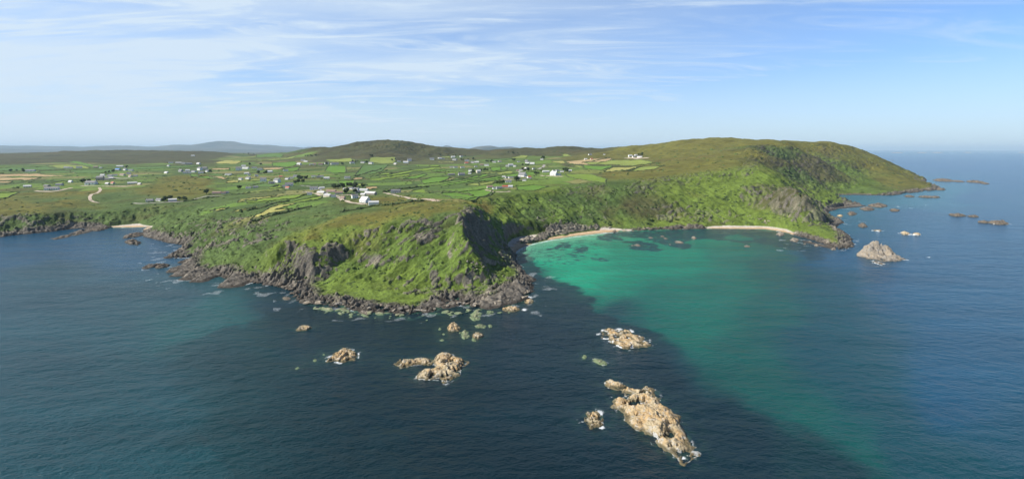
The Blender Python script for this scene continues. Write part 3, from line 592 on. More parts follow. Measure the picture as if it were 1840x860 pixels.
# ---------------------------------------------------------------- sea
def sea_rows():
    y = 150.0; out = [3, 20, 60, 100, 130]
    while y < 199000:
        out.append(y); y *= 1.0045 if y < 3000 else (1.02 if y < 9000 else 1.08)
    return np.array(out)
SR = sea_rows(); SU = np.concatenate([[-2.5, -1.8, -1.4], np.arange(-1.15, 1.1501, 0.0026), [1.4, 1.8, 2.5]])
SY, SUU = np.meshgrid(SR, SU, indexing='ij'); SX = SUU * SY
spx = CX + SUU * F; spy = HY + H * F / SY
SEAC = [  # water over the bed: deep blue, weed, clear sand, some sky reflection painted in
 ((0.004,0.022,0.034), [(700,700),(500,560),(600,600),(900,650),(1000,600),(900,600),(1000,520),(960,500),(1050,560),(1000,800),(800,800),(1300,770),(1260,800),(1120,560),(620,560),(1180,640),(1050,700),(1200,690),(1330,810),(1150,800)]),
 ((0.006,0.040,0.050), [(100,700),(300,700),(100,850),(500,800),(500,850),(400,640),(200,560),(100,500),(300,530),(700,850)]),
 ((0.008,0.060,0.060), [(330,590),(400,575),(430,600)]),
 ((0.006,0.050,0.096), [(1700,700),(1750,600),(1800,500),(1700,450),(1780,400),(1620,500),(1500,470),(1750,350),(1840,330),(50,440),(150,440),(250,450),(1640,380),(1700,300)]),  # open sea: water blue, raised to paint in sky reflected at grazing angles
 ((0.002,0.250,0.130), [(975,470),(1000,490),(1010,465),(1060,450),(1060,490),(1030,510)]),
 ((0.002,0.150,0.088), [(1120,480),(1100,530),(1180,470),(1250,465),(1120,450)]),
 ((0.004,0.092,0.066), [(1300,500),(1200,560),(1250,600),(1300,470),(1180,540)]),
 ((0.004,0.058,0.050), [(1300,640),(1350,700),(1400,560),(1450,760),(1550,830),(1380,480)]),
 ((0.004,0.040,0.052), [(1450,600),(1500,650),(1480,500),(1560,700),(1620,800),(1700,850)]),
 ((0.011,0.090,0.105), [(1600,362),(1640,368),(1700,345),(1580,358)]),
]
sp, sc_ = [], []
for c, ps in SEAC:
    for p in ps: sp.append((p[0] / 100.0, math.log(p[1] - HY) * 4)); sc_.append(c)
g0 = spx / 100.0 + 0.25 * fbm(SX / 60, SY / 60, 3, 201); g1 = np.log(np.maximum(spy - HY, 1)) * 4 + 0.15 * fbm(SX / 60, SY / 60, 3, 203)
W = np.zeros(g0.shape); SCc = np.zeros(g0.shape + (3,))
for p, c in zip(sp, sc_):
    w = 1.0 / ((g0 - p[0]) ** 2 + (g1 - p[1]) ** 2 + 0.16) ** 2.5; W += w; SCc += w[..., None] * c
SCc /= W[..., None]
jx = SX + 5 * fbm(SX / 14, SY / 14, 4, 211) + 5 * fbm(SX / 45, SY / 45, 3, 215); jx = jx + 6 * fbm(SX / 24, SY / 24, 3, 218); jy = SY + 8 * fbm(SX / 14, SY / 14, 4, 213) + 8 * fbm(SX / 45, SY / 45, 3, 217)
def sreg(poly): return [w_sea(*p) for p in poly]
def smask(poly, soft):
    w = sreg(poly); ins = inpoly(jx, jy, w); d = np.full(SX.shape, 1e3); x0 = min(p[0] for p in w) - 60; x1 = max(p[0] for p in w) + 60; y0 = min(p[1] for p in w) - 60; y1 = max(p[1] for p in w) + 60
    m = (SX > x0) & (SX < x1) & (SY > y0) & (SY < y1); d[m] = polydist(jx[m], jy[m], w)
    return sstep(np.where(ins, d, -d), -soft, soft)
# edge of the weed bed along the west and south of the sandy bay
dark = smask([(900,440),(925,452),(950,455),(962,474),(978,490),(983,503),(1010,508),(1044,514),(1062,540),(1072,562),(1110,578),(1180,606),(1205,640),(1225,668),(1290,705),(1350,740),(1450,780),(1560,830),(1640,900),(1600,1100),(500,1100),(300,620),(500,560)], 3.0 + 9 * sstep(spy, 560, 660))
bayg = smask([(962,474),(978,490),(983,503),(1010,508),(1044,514),(1062,540),(1072,562),(1110,578),(1180,606),(1205,640),(1225,668),(1290,705),(1350,740),(1450,780),(1560,830),(1640,900),(1900,900),(1500,600),(1450,520),(1440,460),(1400,418),(1100,414),(1040,420),(940,440)], 3.0)
near_dark = np.array((0.003, 0.014, 0.020)); mid = np.array((0.0035, 0.029, 0.032))
fl = sstep(spx, 700, 250)[..., None]
darkc = near_dark * (1 - fl) + mid * fl
SCc = SCc * (1 - dark[..., None] * 0.85) + darkc * dark[..., None] * 0.85
weed = np.zeros(SX.shape)
for P_ in [[(1085,417),(1155,415),(1272,410),(1345,411),(1400,416),(1460,430),(1500,450),(1440,452),(1400,443),(1375,437),(1340,440),(1322,435),(1300,432),(1270,430),(1238,430),(1230,436),(1246,445),(1240,449),(1200,442),(1180,434),(1150,428),(1115,425)],
           [(1122,434),(1150,431),(1180,440),(1188,448),(1180,451),(1155,449),(1140,443)], [(1063,462),(1078,461),(1096,469),(1090,471),(1073,468)], [(1030,449),(1045,444),(1060,443),(1056,455),(1035,453)], [(1011,455),(1030,458),(1028,463),(1015,460)],
           [(980,449),(1000,441),(1025,433),(1029,439),(1002,449),(985,450)],[(995,502),(1006,500),(1007,503),(998,505)],[(1425,446),(1400,430),(1500,450),(1460,470)],[(1065,424),(1100,420),(1120,428),(1110,434),(1080,430)]]:
    weed = np.maximum(weed, smask(P_, 1.6))
hole = smask([(1296,423),(1320,421),(1345,427),(1357,431),(1330,432.5),(1310,431)], 1.5); weed *= 1 - hole
wn_ = fbm(SX / 9, SY / 5, 4, 221)
strk = smask([(935,452),(1000,436),(1060,428),(1080,440),(1050,470),(1000,480),(985,500),(965,480)], 6)
weed = np.maximum(weed * sstep(wn_, -0.9, -0.25), strk * sstep(wn_, 0.30, 0.5))
SCc = SCc * (1 - 0.88 * weed[..., None]) + np.array((0.005, 0.030, 0.043)) * 0.88 * weed[..., None]
# clear shallows over sand by the waterline
W1 = [w_sea(*p) for p in [(926,455),(940,445),(960,438),(990,432),(1030,426),(1070,421),(1110,417)]]
W2 = [w_sea(*p) for p in [(1275,411),(1330,411.5),(1375,412),(1400,417)]]
W3 = [w_sea(*p) for p in [(205,409),(235,409),(262,408)]]
mm = (SY > 550) & (SY < 900)
shal = np.zeros(SX.shape); foam = np.zeros(SX.shape)
for Wl, k, ms in ((W1, 1.0, 60), (W2, 0.35, 12), (W3, 0.5, 12)):
    d = polydist(SX[mm] + 2 * wn_[mm], SY[mm], Wl, False)
    shal[mm] = np.maximum(shal[mm], k * np.exp(-d / ms * 2.2)); foam[mm] = np.maximum(foam[mm], np.exp(-(d / 2.6) ** 2) * 0.9 * k)
SCc = SCc + (np.array((0.20, 0.36, 0.24)) - SCc) * (shal * (1 - weed * 0.9) * 0.62)[..., None]
# water near the rocky shore: shallow greenish ledges, and a thin line of foam
m = (SY > 300) & (SY < 1700)
sds = np.full(SX.shape, -500.0); sds[m] = sample(sdw, SX[m], SY[m]); zs = np.full(SX.shape, -5.0); zs[m] = sample(z, SX[m], SY[m])
led = sstep(sds, -16, 0) * sstep(fbm(SX / 8, SY / 8, 4, 231), -0.1, 0.5) * sstep(np.abs(spx - 760), 260, 120) * sstep(spy, 505, 530)
SCc = SCc + (np.array((0.055, 0.130, 0.085)) - SCc) * (led * 0.75)[..., None]
foam = np.maximum(foam, sstep(zs, -2.2, -0.2) * sstep(fbm(SX / 14, SY / 14, 3, 241), -0.1, 0.6) * 0.80)
# ---------------------------------------------------------------- rocks standing in the water
def rock_mat(name, base, warm, grey, wetc):
    t = NT(name); P = t.pos(); o = t.coords('Object')
    n = t.noise(0.5, 5, 0.65, P); n2 = t.noise(2.0, 5, 0.7, P); n3 = t.noise(0.16, 3, 0.5, P)
    c = t.mix(t.rng(n3, 0.36, 0.62), base, warm); c = t.mix(t.rng(n, 0.50, 0.66), c, grey)
    crk = t.noise(0.8, 7, 0.75, t.mapping(P, (0.5, 1.0, 1.6), (R(30), R(10), R(-52))), 0.4)
    ck = t.rng(crk, 0.38, 0.50, 1.0, 0.0); c = t.mix(t.math('MULTIPLY', ck, 0.6), c, (0.05, 0.042, 0.035, 1))
    sp = t.n.new('ShaderNodeSeparateXYZ'); t.l.new(P, sp.inputs[0])
    zz = t.math('MULTIPLY_ADD', n, 1.6, sp.outputs[2])
    wet = t.rng(zz, 1.2, 2.1, 1.0, 0.0); c = t.mix(t.math('MULTIPLY', wet, 0.85), c, wetc)
    ch = t.attr('wash', 'Fac'); wn2 = t.noise(1.9, 8, 0.75, P, 1.2)
    fo = t.math('MULTIPLY', t.math('SUBTRACT', wn2, t.math('SUBTRACT', 0.78, t.math('MULTIPLY', ch, 0.5))), 4.0, clamp=True)
    fo = t.math('MULTIPLY', fo, t.rng(ch, 0.02, 0.2)); c = t.mix(fo, c, (0.66, 0.68, 0.68, 1))
    t.put(t.b.inputs['Base Color'], c); t.b.inputs['Roughness'].default_value = 0.85; t.b.inputs['Specular IOR Level'].default_value = 0.25
    h = t.math('ADD', t.math('MULTIPLY', crk, 1.4), t.math('MULTIPLY', n2, 0.7)); t.put(t.b.inputs['Normal'], t.bump(h, 1.0, 0.7))
    return t.m
M_OCHRE = rock_mat('lichened_rock', (0.50, 0.41, 0.26, 1), (0.52, 0.36, 0.18, 1), (0.54, 0.50, 0.42, 1), (0.10, 0.09, 0.05, 1))
M_DARK = rock_mat('dark_rock', (0.11, 0.098, 0.082, 1), (0.20, 0.16, 0.115, 1), (0.16, 0.15, 0.135, 1), (0.055, 0.05, 0.04, 1))
M_GREY = rock_mat('grey_rock', (0.28, 0.25, 0.21, 1), (0.36, 0.30, 0.22, 1), (0.30, 0.29, 0.27, 1), (0.12, 0.105, 0.08, 1))
M_ALGAE = rock_mat('weedy_rock', (0.30, 0.27, 0.17, 1), (0.30, 0.31, 0.17, 1), (0.40, 0.38, 0.30, 1), (0.15, 0.21, 0.11, 1))
def islet(name, px_poly, hgt, mat, label, cat='rock', group=None, wash=0.5, rot=35, tops=None, drop=1.2, flat=0.5, seed=0, ell=None):
    if ell is not None:
        cx, cy, w, h, a = ell; px_poly = []
        rr = random.Random(seed * 7 + 3)
        for i in range(12):
            th = i / 12 * 2 * math.pi; k = rr.uniform(0.8, 1.15); ex, ey = math.cos(th) * w / 2 * k, math.sin(th) * h / 2 * k
            px_poly.append((cx + ex * math.cos(R(a)) - ey * math.sin(R(a)), cy + ex * math.sin(R(a)) + ey * math.cos(R(a))))
    w = [w_sea(*p) for p in px_poly]; xs = [p[0] for p in w]; ys = [p[1] for p in w]
    cx_, cy_ = sum(xs) / len(xs), sum(ys) / len(ys); size = max(max(xs) - min(xs), max(ys) - min(ys)); m_ = size * 0.12 + 0.6
    nx = int(np.clip((max(xs) - min(xs) + 2 * m_) / (cy_ / F * 0.8), 12, 260)); ny = int(np.clip((max(ys) - min(ys) + 2 * m_) / (cy_ / F * 1.1), 12, 320))
    gx_ = np.linspace(min(xs) - m_, max(xs) + m_, nx); gy_ = np.linspace(min(ys) - m_, max(ys) + m_, ny)
    X, Y = np.meshgrid(gx_, gy_)
    ws = max(0.25, min(4.0, size * 0.09))
    jx_ = X + ws * 0.7 * fbm(X / ws / 2.2, Y / ws / 2.2, 4, 301 + seed); jy_ = Y + ws * 0.7 * fbm(X / ws / 2.2, Y / ws / 2.2, 4, 302 + seed)
    ins = inpoly(jx_, jy_, w); d = polydist(jx_, jy_, w); sdi = np.where(ins, d, -d)
    rad = max(0.5, size * 0.16); prof = 1 - np.exp(-np.maximum(sdi, 0) / rad / flat * 1.0)
    ca_, sa_ = math.cos(R(rot)), math.sin(R(rot)); s1 = X * ca_ + Y * sa_; t1 = -X * sa_ + Y * ca_
    L = max(1.2, size * 0.16)
    st = ridged(s1 / L / 2.4, t1 / L, 5, 310 + seed, 0.55); bk = ridged(X / L / 1.3, Y / L / 1.3, 5, 320 + seed, 0.6)
    zz = prof * hgt * (0.30 + 1.0 * (0.6 * st + 0.4 * bk) + 0.25 * fbm(X / L / 3, Y / L / 3, 3, 330 + seed))
    zz += prof * hgt * 0.14 * (ridged(X / L * 2.6, Y / L * 2.6, 4, 360 + seed, 0.6) - 0.5) * 2
    zz -= sstep(0.52 - bk, 0, 0.25) * hgt * 0.5 * sstep(prof, 0.1, 0.5)
    if tops:
        for (tx, ty, tz_, tr) in tops:
            q_ = np.exp(-(((X - tx) ** 2 + (Y - ty) ** 2) / tr ** 2)); zz += q_ * tz_ * (0.75 + 0.5 * st)
    zz = np.where(sdi > 0, zz, 0) + np.minimum(sdi, 0) * 0.5; zz = np.maximum(zz, -drop) - 0.06
    ox, oy = cx_, cy_
    V_ = np.stack([X.ravel() - ox, Y.ravel() - oy, zz.ravel()], 1); ii = np.arange(X.size).reshape(X.shape)
    k_ = (zz > -drop * 0.98); kq_ = k_[:-1, :-1] | k_[1:, :-1] | k_[:-1, 1:] | k_[1:, 1:]
    q_ = np.stack([ii[:-1, :-1][kq_], ii[:-1, 1:][kq_], ii[1:, 1:][kq_], ii[1:, :-1][kq_]], 1)
    me_ = mesh_np(name, V_, q_); washv = sstep(zz, 0.9, 0.0) * wash * (0.1 + sstep(fbm(X / 6, Y / 6, 3, 370 + seed), -0.05, 0.5)); washv = np.maximum(washv, sstep(fbm(X / 5, Y / 9, 3, 371 + seed), 0.45, 0.75) * sstep(zz, 2.2, 1.0) * min(1, wash) * 1.1)
    if name == 'big_skerry': pass
    vfl(me_, 'wash', washv); o = link(name, me_, mat); o.location = (ox, oy, 0); tag(o, label, cat, group)
    # foam on the water round it
    x0, x1, y0, y1 = min(xs) - 14, max(xs) + 14, min(ys) - 14, max(ys) + 14
    mk = (SX > x0) & (SX < x1) & (SY > y0) & (SY < y1)
    if mk.any():
        a, b = SX[mk], SY[mk]; d = polydist(a, b, w); ins = inpoly(a, b, w)
        e = np.exp(-(d / (1.0 + wash * 2.2 * min(1, size / 12))) ** 1.3) * (0.03 + 1.0 * sstep(fbm(a / 6, b / 6, 4, 340 + seed), -0.25, 0.6)) * wash * 1.0
        foam[mk] = np.maximum(foam[mk], np.where(ins, 0.3 * wash, e))
        sh = np.exp(-(d / 5.0)) * np.where(ins, 1, 0.5) * 0.5 * sstep(fbm(a / 4, b / 4, 3, 350 + seed), -0.3, 0.4)
        SCc[mk] = SCc[mk] + (np.array((0.045, 0.095, 0.065)) - SCc[mk]) * sh[:, None]
    return o
def Wm(px, py): return w_sea(px, py)
bx, by = Wm(1168, 742)
islet('skerry', [(1086,690),(1104,683),(1125,692),(1140,700),(1152,702),(1160,697),(1176,698),(1186,712),(1192,730),(1206,736),(1220,750),(1231,772),(1243,797),(1253,821),(1240,825),(1226,829),(1205,816),(1184,805),(1163,784),(1142,767),(1125,753),(1106,733),(1099,715),(1112,712),(1132,716),(1138,712),(1120,704),(1095,700)],
      5.0, M_OCHRE, 'largest rocky islet, long tan wedge with surf at its lower tip', 'islet', wash=0.75, rot=-62, flat=0.5, seed=1)
islet('skerry', [(1083,594),(1092,590),(1110,592),(1126,592),(1140,599),(1155,606),(1168,618),(1166,625),(1148,624),(1130,626),(1112,624),(1096,614),(1085,606)], 2.0, M_OCHRE, 'low surf-washed islet between the longest islet and the green bay', 'islet', wash=1.35, rot=-50, seed=2)
islet('skerry', None, 1.6, M_OCHRE, 'small round wave-washed rock left of the longest islet', 'rock', wash=1.2, seed=3, ell=(1066,754,36,30,20))
islet('skerry', None, 1.0, M_ALGAE, 'pale sloping rock just above the longest islet', 'rock', wash=0.8, seed=4, ell=(1078,650,34,10,18))
islet('skerry', None, 0.9, M_ALGAE, 'tiny rock beside the pale sloping rock above the longest islet', 'rock', wash=0.3, seed=5, ell=(1050,641,9,8,0))
islet('skerry', [(785,640),(800,634),(822,641),(836,651),(833,663),(822,675),(808,685),(800,690),(790,681),(765,682),(744,680),(752,669),(770,664),(783,658),(778,648)], 3.6, M_OCHRE, 'broad orange-tinged islet with white surf across its middle', 'islet', wash=0.85, rot=20, seed=6)
islet('skerry', [(708,657),(716,647),(740,646),(760,643),(778,645),(776,655),(750,655),(722,662)], 2.2, M_OCHRE, 'narrow islet running left from the broad orange-tinged one', 'islet', wash=0.7, rot=10, seed=7)
islet('skerry', [(585,649),(598,638),(608,632),(616,625),(638,631),(645,638),(638,647),(615,651),(600,649)], 2.6, M_OCHRE, 'ragged wave-washed islet left of the broad orange-tinged one', 'islet', wash=1.1, rot=20, seed=8)
islet('skerry', None, 1.8, M_OCHRE, 'solitary small flat rock off the headland, well left of the stack group', 'rock', wash=0.1, seed=9, ell=(547,590,32,8,-8))
for i, (a, b, c_, d_, h_, lab) in enumerate([(534,661,10,4,.4,'tiny pale rock furthest left of the ragged islet'),(566,647,9,5,.5,'small pale rock next to the ragged islet on its left'),(582,637,5,5,.5,'tiny upright rock above left of the ragged islet')]):
    islet('small_rock', None, h_, M_ALGAE, lab, 'rock', wash=0.2, seed=10 + i, ell=(a, b, c_, d_, -15))
for i, (a, b, c_, d_, h_, m__, lab) in enumerate([(815,590,24,14,3.0,M_OCHRE,'round-topped pale rock, largest of the scatter off the headland foot'),(835,602,17,17,1.6,M_ALGAE,'weedy cream rock in the middle of the scatter off the headland foot'),(858,604,20,12,2.2,M_OCHRE,'orange-topped rock at the right of the scatter off the headland foot'),(852,610,12,7,.8,M_ALGAE,'low weedy rock touching the orange-topped rock'),
        (864,586,21,7,1.2,M_ALGAE,'flat weedy rock at the back of the scatter off the headland foot'),(881,586,7,6,1.0,M_ALGAE,'small round rock at the right end of the scatter'),(790,591,6,5,.5,M_ALGAE,'tiny green rock left of the round-topped pale rock'),(797,600,6,4,.4,M_ALGAE,'tiny green rock below left of the round-topped pale rock'),(794,611,9,4,.5,M_ALGAE,'tiny green rock nearest the viewer in the scatter'),(855,569,22,14,1.4,M_ALGAE,'square greenish ledge rock close under the headland foot'),(951,542,17,9,2.0,M_OCHRE,'tan rock just off the tip of the headland'),(920,556,34,9,2.2,M_OCHRE,'flat tan rocks lying off the dark slab of the headland tip'),(881,560,14,5,.7,M_ALGAE,'small green ledge rock between the headland tip slabs'),(656,562,18,8,1.6,M_GREY,'grey oval rock off the foot of the green slope'),(515,536,17,6,1.0,M_GREY,'pale oval rock off the dark cove left of the headland')]):
    islet('offshore_rock', None, h_, m__, lab, 'rock', wash=0.45, seed=20 + i, ell=(a, b, c_, d_, 0))
# west side
for i, (a, b, c_, d_, rt, h_, lab) in enumerate([(273,478,36,6,-12,2.6,'dark low reef off the western slabs, outer of two'),(291,479,30,6,-8,2.8,'dark low reef off the western slabs, inner of two'),(238,436,32,9,4,4.0,'black humped rock in the mouth of the western inlet'),(240,423,44,8,-10,4.0,'black reef joining the shore beside the western beach'),
        (150,416,62,8,-12,4.2,'long black reef off the beach cliffs, middle of three'),(112,426,40,5,-10,2.0,'thin black reef trailing out left of the others'),(180,411,40,7,-6,4.5,'black reef nearest the western beach')]):
    islet('reef', None, h_, M_DARK, lab, 'reef', wash=0.35, rot=20, seed=40 + i, flat=0.6, ell=(a, b, c_, d_, rt))
# the stack off the green point
sx_, sy_ = Wm(1578, 460); 
islet('sea_stack', [(1538,458),(1550,452),(1568,449),(1592,450),(1608,455),(1624,466),(1612,470),(1590,470),(1572,467),(1555,464)], 4.6, M_GREY, 'tall pyramid-shaped sea stack off the green point, surf at its right', 'sea stack', wash=0.5, rot=-35, seed=50,
      tops=[(sx_ - 1, sy_ + 5, 7.4, 9), (sx_ + 9, sy_ + 3, 6.5, 9), (sx_ - 11, sy_ + 3, 4.5, 9), (sx_ + 3, sy_ + 6, 3.0, 5)], flat=0.5)
islet('low_rock', None, 0.8, M_GREY, 'low foam-ringed rock in front of the pyramid sea stack', 'rock', wash=1.2, seed=51, ell=(1578,472,26,6,10))
E = [(1577,369.5,36,6,5,'broad dark rock, largest off the rocky spur'),(1559,376,26,6,4.5,'dark hump rock just below the broad dark rock'),(1608,378,20,5,3,'brown rock to the right of the broad dark rock'),(1531,384,18,6,5,'dark boulder rock close by the spur shore'),(1510,388,12,4,3,'small tan rock nearest the spur shore'),
     (1551,406,18,6,5,'lone peaked rock between the spur and the sea stack'),(1577,414.5,16,3,1.2,'awash tan rock trailing foam, right of the lone peaked rock'),(1626,419.5,16,5,3,'left of a pair of tan rocks with surf between them'),(1647,421,14,4,2.5,'right of a pair of tan rocks with surf between them'),
     (1721,387,34,4,4,'long dark reef in the open sea, left of the outermost'),(1748,389,20,3,3,'low dark tail rock between the two open-sea reefs'),(1768,399.5,22,3.4,3.4,'brown low rock at the left end of the outermost reef'),(1793,401,38,5,4.5,'outermost dark reef at the right of the photo, foam on its end'),
     (1695,324.5,40,4,8,'brown whale-backed islet off the headland tip'),(1722,326,26,2,4,'low tail of rock right of the whale-backed islet'),(1753,327,34,3.5,7,'flat brown islet in open sea beyond the headland tip'),(1770,330,20,2,4,'thin rock in front of the flat brown open-sea islet'),
     (1665,354,30,3,4,'flat brown reef off the headland shore, left of two'),(1681,354.5,16,3,3.5,'flat brown reef off the headland shore, right of two'),(1634,353,20,3.4,3.5,'brown reef tight against the headland shore'),(1690,340.5,16,3,5,'rock at the very tip of the headland shore'),(1665,332,10,6,9,'crag rock in the notch behind the headland tip')]
for i, (a, b, c_, d_, h_, lab) in enumerate(E):
    islet('reef', None, h_, M_DARK if i not in (4, 6, 7, 8) else M_OCHRE, lab, 'reef' if 'reef' in lab else 'rock', wash=0.5 if i not in (6, 7, 8, 12) else 1.3, seed=60 + i, ell=(a, b, c_, d_, 3))
Bk = [(1145,440.5,12,4,1.2,'flat pale rock on the dark weed patch in the bay'),(1170,427,10,3,1,'left-hand pale rock in the weed along the bay shore'),(1190,424.5,8,2.5,1,'small pale rock in the middle of the weed along the bay shore'),(1196,428.5,8,2.5,1,'pale rock just below the small middle one in the bay weed'),
      (1220,435.5,16,4,1.6,'longest pale rock in the bay weed'),(1247.5,428,9,4,2.5,'brown peaked rock in the bay weed'),(1204,439,4,2,.6,'tiny rock left of the longest pale rock in the bay'),(1104,416.5,8,4,3.5,'black boulder on the edge of the bay sand'),(1343,442.5,11,3.5,1.2,'white-topped lone rock right of centre in the bay'),
      (1402,421,15,6,4,'square rock standing at the right end of the far beach'),(1427,432,17,6,3.2,'tan rock off the foot of the green point'),(1445.5,438,6,3,1.4,'small round rock between two larger ones below the green point'),(1467,441,10,4,2,'tan rock right of the small round one below the green point'),(1497.5,448,10,4,2.4,'rock under the tip of the green point'),(1455,434.5,8,3,1.6,'pale rock against the bank of the green point'),(1136,441,5,2,.6,'tiny rock beside the flat pale rock in the bay')]
for i, (a, b, c_, d_, h_, lab) in enumerate(Bk):
    islet('bay_rock', None, h_, M_GREY if i != 7 else M_DARK, lab, 'rock', wash=0.15, seed=90 + i, ell=(a, b, c_, d_, 5))
for i, (a, b, c_, h_, lab) in enumerate([(1613,274.3,24,45,'faint low island on the horizon, leftmost'),(1657,274.3,20,40,'faint low island on the horizon, second from the left'),(1685,274.2,24,55,'faint low island on the horizon, third from the left'),(1739,274.0,16,60,'faint dark islet on the horizon, right of the low islands'),(1838,274.2,20,60,'faint low island on the horizon at the right edge'),(1590,287,6,10,'tiny dark rock far out beyond the headland slope'),(1603,288,9,7,'tiny low rock far out, right of its twin')]):
    islet('far_island', None, h_ * 0.35, M_GREY if i < 5 else M_DARK, lab, 'island', wash=0.0, seed=110 + i, ell=(a, b, c_, 1.0 if i < 5 else 0.8, 0), drop=3)
for (a, b, c_, d_) in [(1614,371,10,1.6),(1636,374,8,1.4),(1667,369,9,1.6),(1637,420.5,16,3),(1668,462,14,2),(1625,466,18,6),(1230,822,22,9),(1222,803,7,16),(1566,414,14,2),(1812,402,12,1.5),(1516,448,10,3),(955,533,20,6),(943,556,14,6),(1076,600,14,4)]:
    fx, fy = w_sea(a, b); rx = c_ / 2 * fy / F; ry = (seadepth(b - d_ / 2) - seadepth(b + d_ / 2)) / 2
    mk = (np.abs(SX - fx) < rx * 2.5) & (np.abs(SY - fy) < ry * 2.5)
    foam[mk] = np.maximum(foam[mk], np.exp(-(((SX[mk] - fx) / rx) ** 2 + ((SY[mk] - fy) / ry) ** 2)) * 1.15 * (0.55 + 0.6 * sstep(fbm(SX[mk] / 4, SY[mk] / 4, 3, 390), -0.4, 0.5)))
foam = np.clip(foam, 0, 1.3)
me = mesh_np('sea', np.stack([SX.ravel(), SY.ravel(), np.zeros(SX.size)], 1), (lambda i: np.stack([i[:-1, :-1].ravel(), i[:-1, 1:].ravel(), i[1:, 1:].ravel(), i[1:, :-1].ravel()], 1))(np.arange(SX.size).reshape(SX.shape)))
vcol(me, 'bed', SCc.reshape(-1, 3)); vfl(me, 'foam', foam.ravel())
t = NT('sea_water'); P = t.pos()
bed = t.attr('bed'); fm = t.attr('foam', 'Fac')
big = t.noise(0.012, 4, 0.6, t.mapping(P, (0.5, 1.6, 1), (0, 0, R(-12))))
gv = t.rng(big, 0.3, 0.7, 0.80, 1.22, False)
g3 = t.n.new('ShaderNodeCombineColor'); [t.l.new(gv, g3.inputs[i]) for i in range(3)]
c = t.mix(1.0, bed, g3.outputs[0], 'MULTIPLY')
fn = t.noise(1.5, 9, 0.74, P, 1.4); thr = t.math('SUBTRACT', 0.80, t.math('MULTIPLY', fm, 0.52))
fo_ = t.math('MULTIPLY', t.math('SUBTRACT', fn, thr), 5.0, clamp=True)
fo_ = t.math('MULTIPLY', fo_, t.rng(fm, 0.02, 0.15))
wcn = t.n.new('ShaderNodeTexNoise')
c = t.mix(fo_, c, (0.62, 0.65, 0.66, 1))
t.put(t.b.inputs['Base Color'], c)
t.put(t.b.inputs['Roughness'], t.math('MULTIPLY_ADD', fo_, 0.6, 0.2)); t.b.inputs['IOR'].default_value = 1.333; t.b.inputs['Specular IOR Level'].default_value = 0.33
w1 = t.noise(0.16, 4, 0.6, t.mapping(P, (0.75, 1.2, 1), (0, 0, R(-36)))); w2 = t.noise(0.75, 4, 0.6, t.mapping(P, (0.9, 1.15, 1), (0, 0, R(-20)))); w3 = t.noise(0.05, 4, 0.55, t.mapping(P, (0.55, 1.25, 1), (0, 0, R(-38))))
h = t.math('ADD', t.math('MULTIPLY', w1, 1.35), t.math('ADD', t.math('MULTIPLY', w2, 0.42), t.math('MULTIPLY', w3, 2.6)))
t.put(t.b.inputs['Normal'], t.bump(h, 1.0, 1.0))
sea = link('sea', me, t.m); tag(sea, kind='structure')
# ---------------------------------------------------------------- far mountains
t = NT('far_moor'); P = t.pos(); t.put(t.b.inputs['Base Color'], t.mix(t.rng(t.noise(0.0015, 6, 0.6, P), 0.4, 0.62), (0.04, 0.06, 0.055, 1), (0.08, 0.09, 0.075, 1))); t.b.inputs['Roughness'].default_value = 0.95
def mountain(name, prof, D, depth, seed):
    px = np.array([p[0] for p in prof], float); hh = np.array([H - (p[1] - HY) * D / F for p in prof])
    xs = np.arange(px[0], px[-1], 3.0); xw = (xs - CX) * D / F; hx = np.interp(xs, px, hh)
    yd = np.linspace(-1, 1, 41); A, B = np.meshgrid(xw, yd); Yw = D + B * depth
    hz = np.interp(A, xw, hx); w_ = np.cos(B * np.pi / 2) ** 0.8
    zz = (hz - 20) * w_ * (1 + 0.10 * fbm(A / 900, Yw / 900, 4, seed) * (np.abs(B) > 0.03)) + 20 - 30 * (np.abs(B) > 0.99)
    zz += 14 * (ridged(A / 700, Yw / 1400, 4, seed + 3) - 0.6) * w_ * (1 - w_ ** 6)
    i = np.arange(A.size).reshape(A.shape)
    m_ = mesh_np(name, np.stack([A.ravel(), Yw.ravel(), zz.ravel()], 1), np.stack([i[:-1, :-1].ravel(), i[:-1, 1:].ravel(), i[1:, 1:].ravel(), i[1:, :-1].ravel()], 1))
    tag(link(name, m_, t.m), kind='structure')
mountain('hills', [(-500,266),(-300,264),(-150,262.5),(0,262),(60,262),(130,263.5),(150,265),(200,262),(215,261.5),(250,264),(280,263.5),(320,261),(360,260),(385,256),(393,254.6),(400,254.3),(408,254.6),(420,256.4),(440,258.5),(480,261),(520,264),(550,266),(556,265),(561,264.2),(566,265.6),(610,265),(680,266.5),(720,270)], 20000, 2200, 5)
mountain('hills', [(-500,270),(-200,268),(0,267),(60,268.5),(140,271),(240,270),(330,268),(380,267),(450,269),(520,270.5),(640,270),(700,272)], 15000, 1500, 9)
mountain('hills', [(780,270),(790,266),(800,261.3),(806,261.6),(815,265),(828,270)], 19000, 900, 12)
mountain('hills', [(838,270),(848,266),(860,263.2),(872,262),(884,262.2),(896,264.6),(906,264),(918,263.8),(930,265.5),(942,268),(955,271)], 12500, 800, 15)
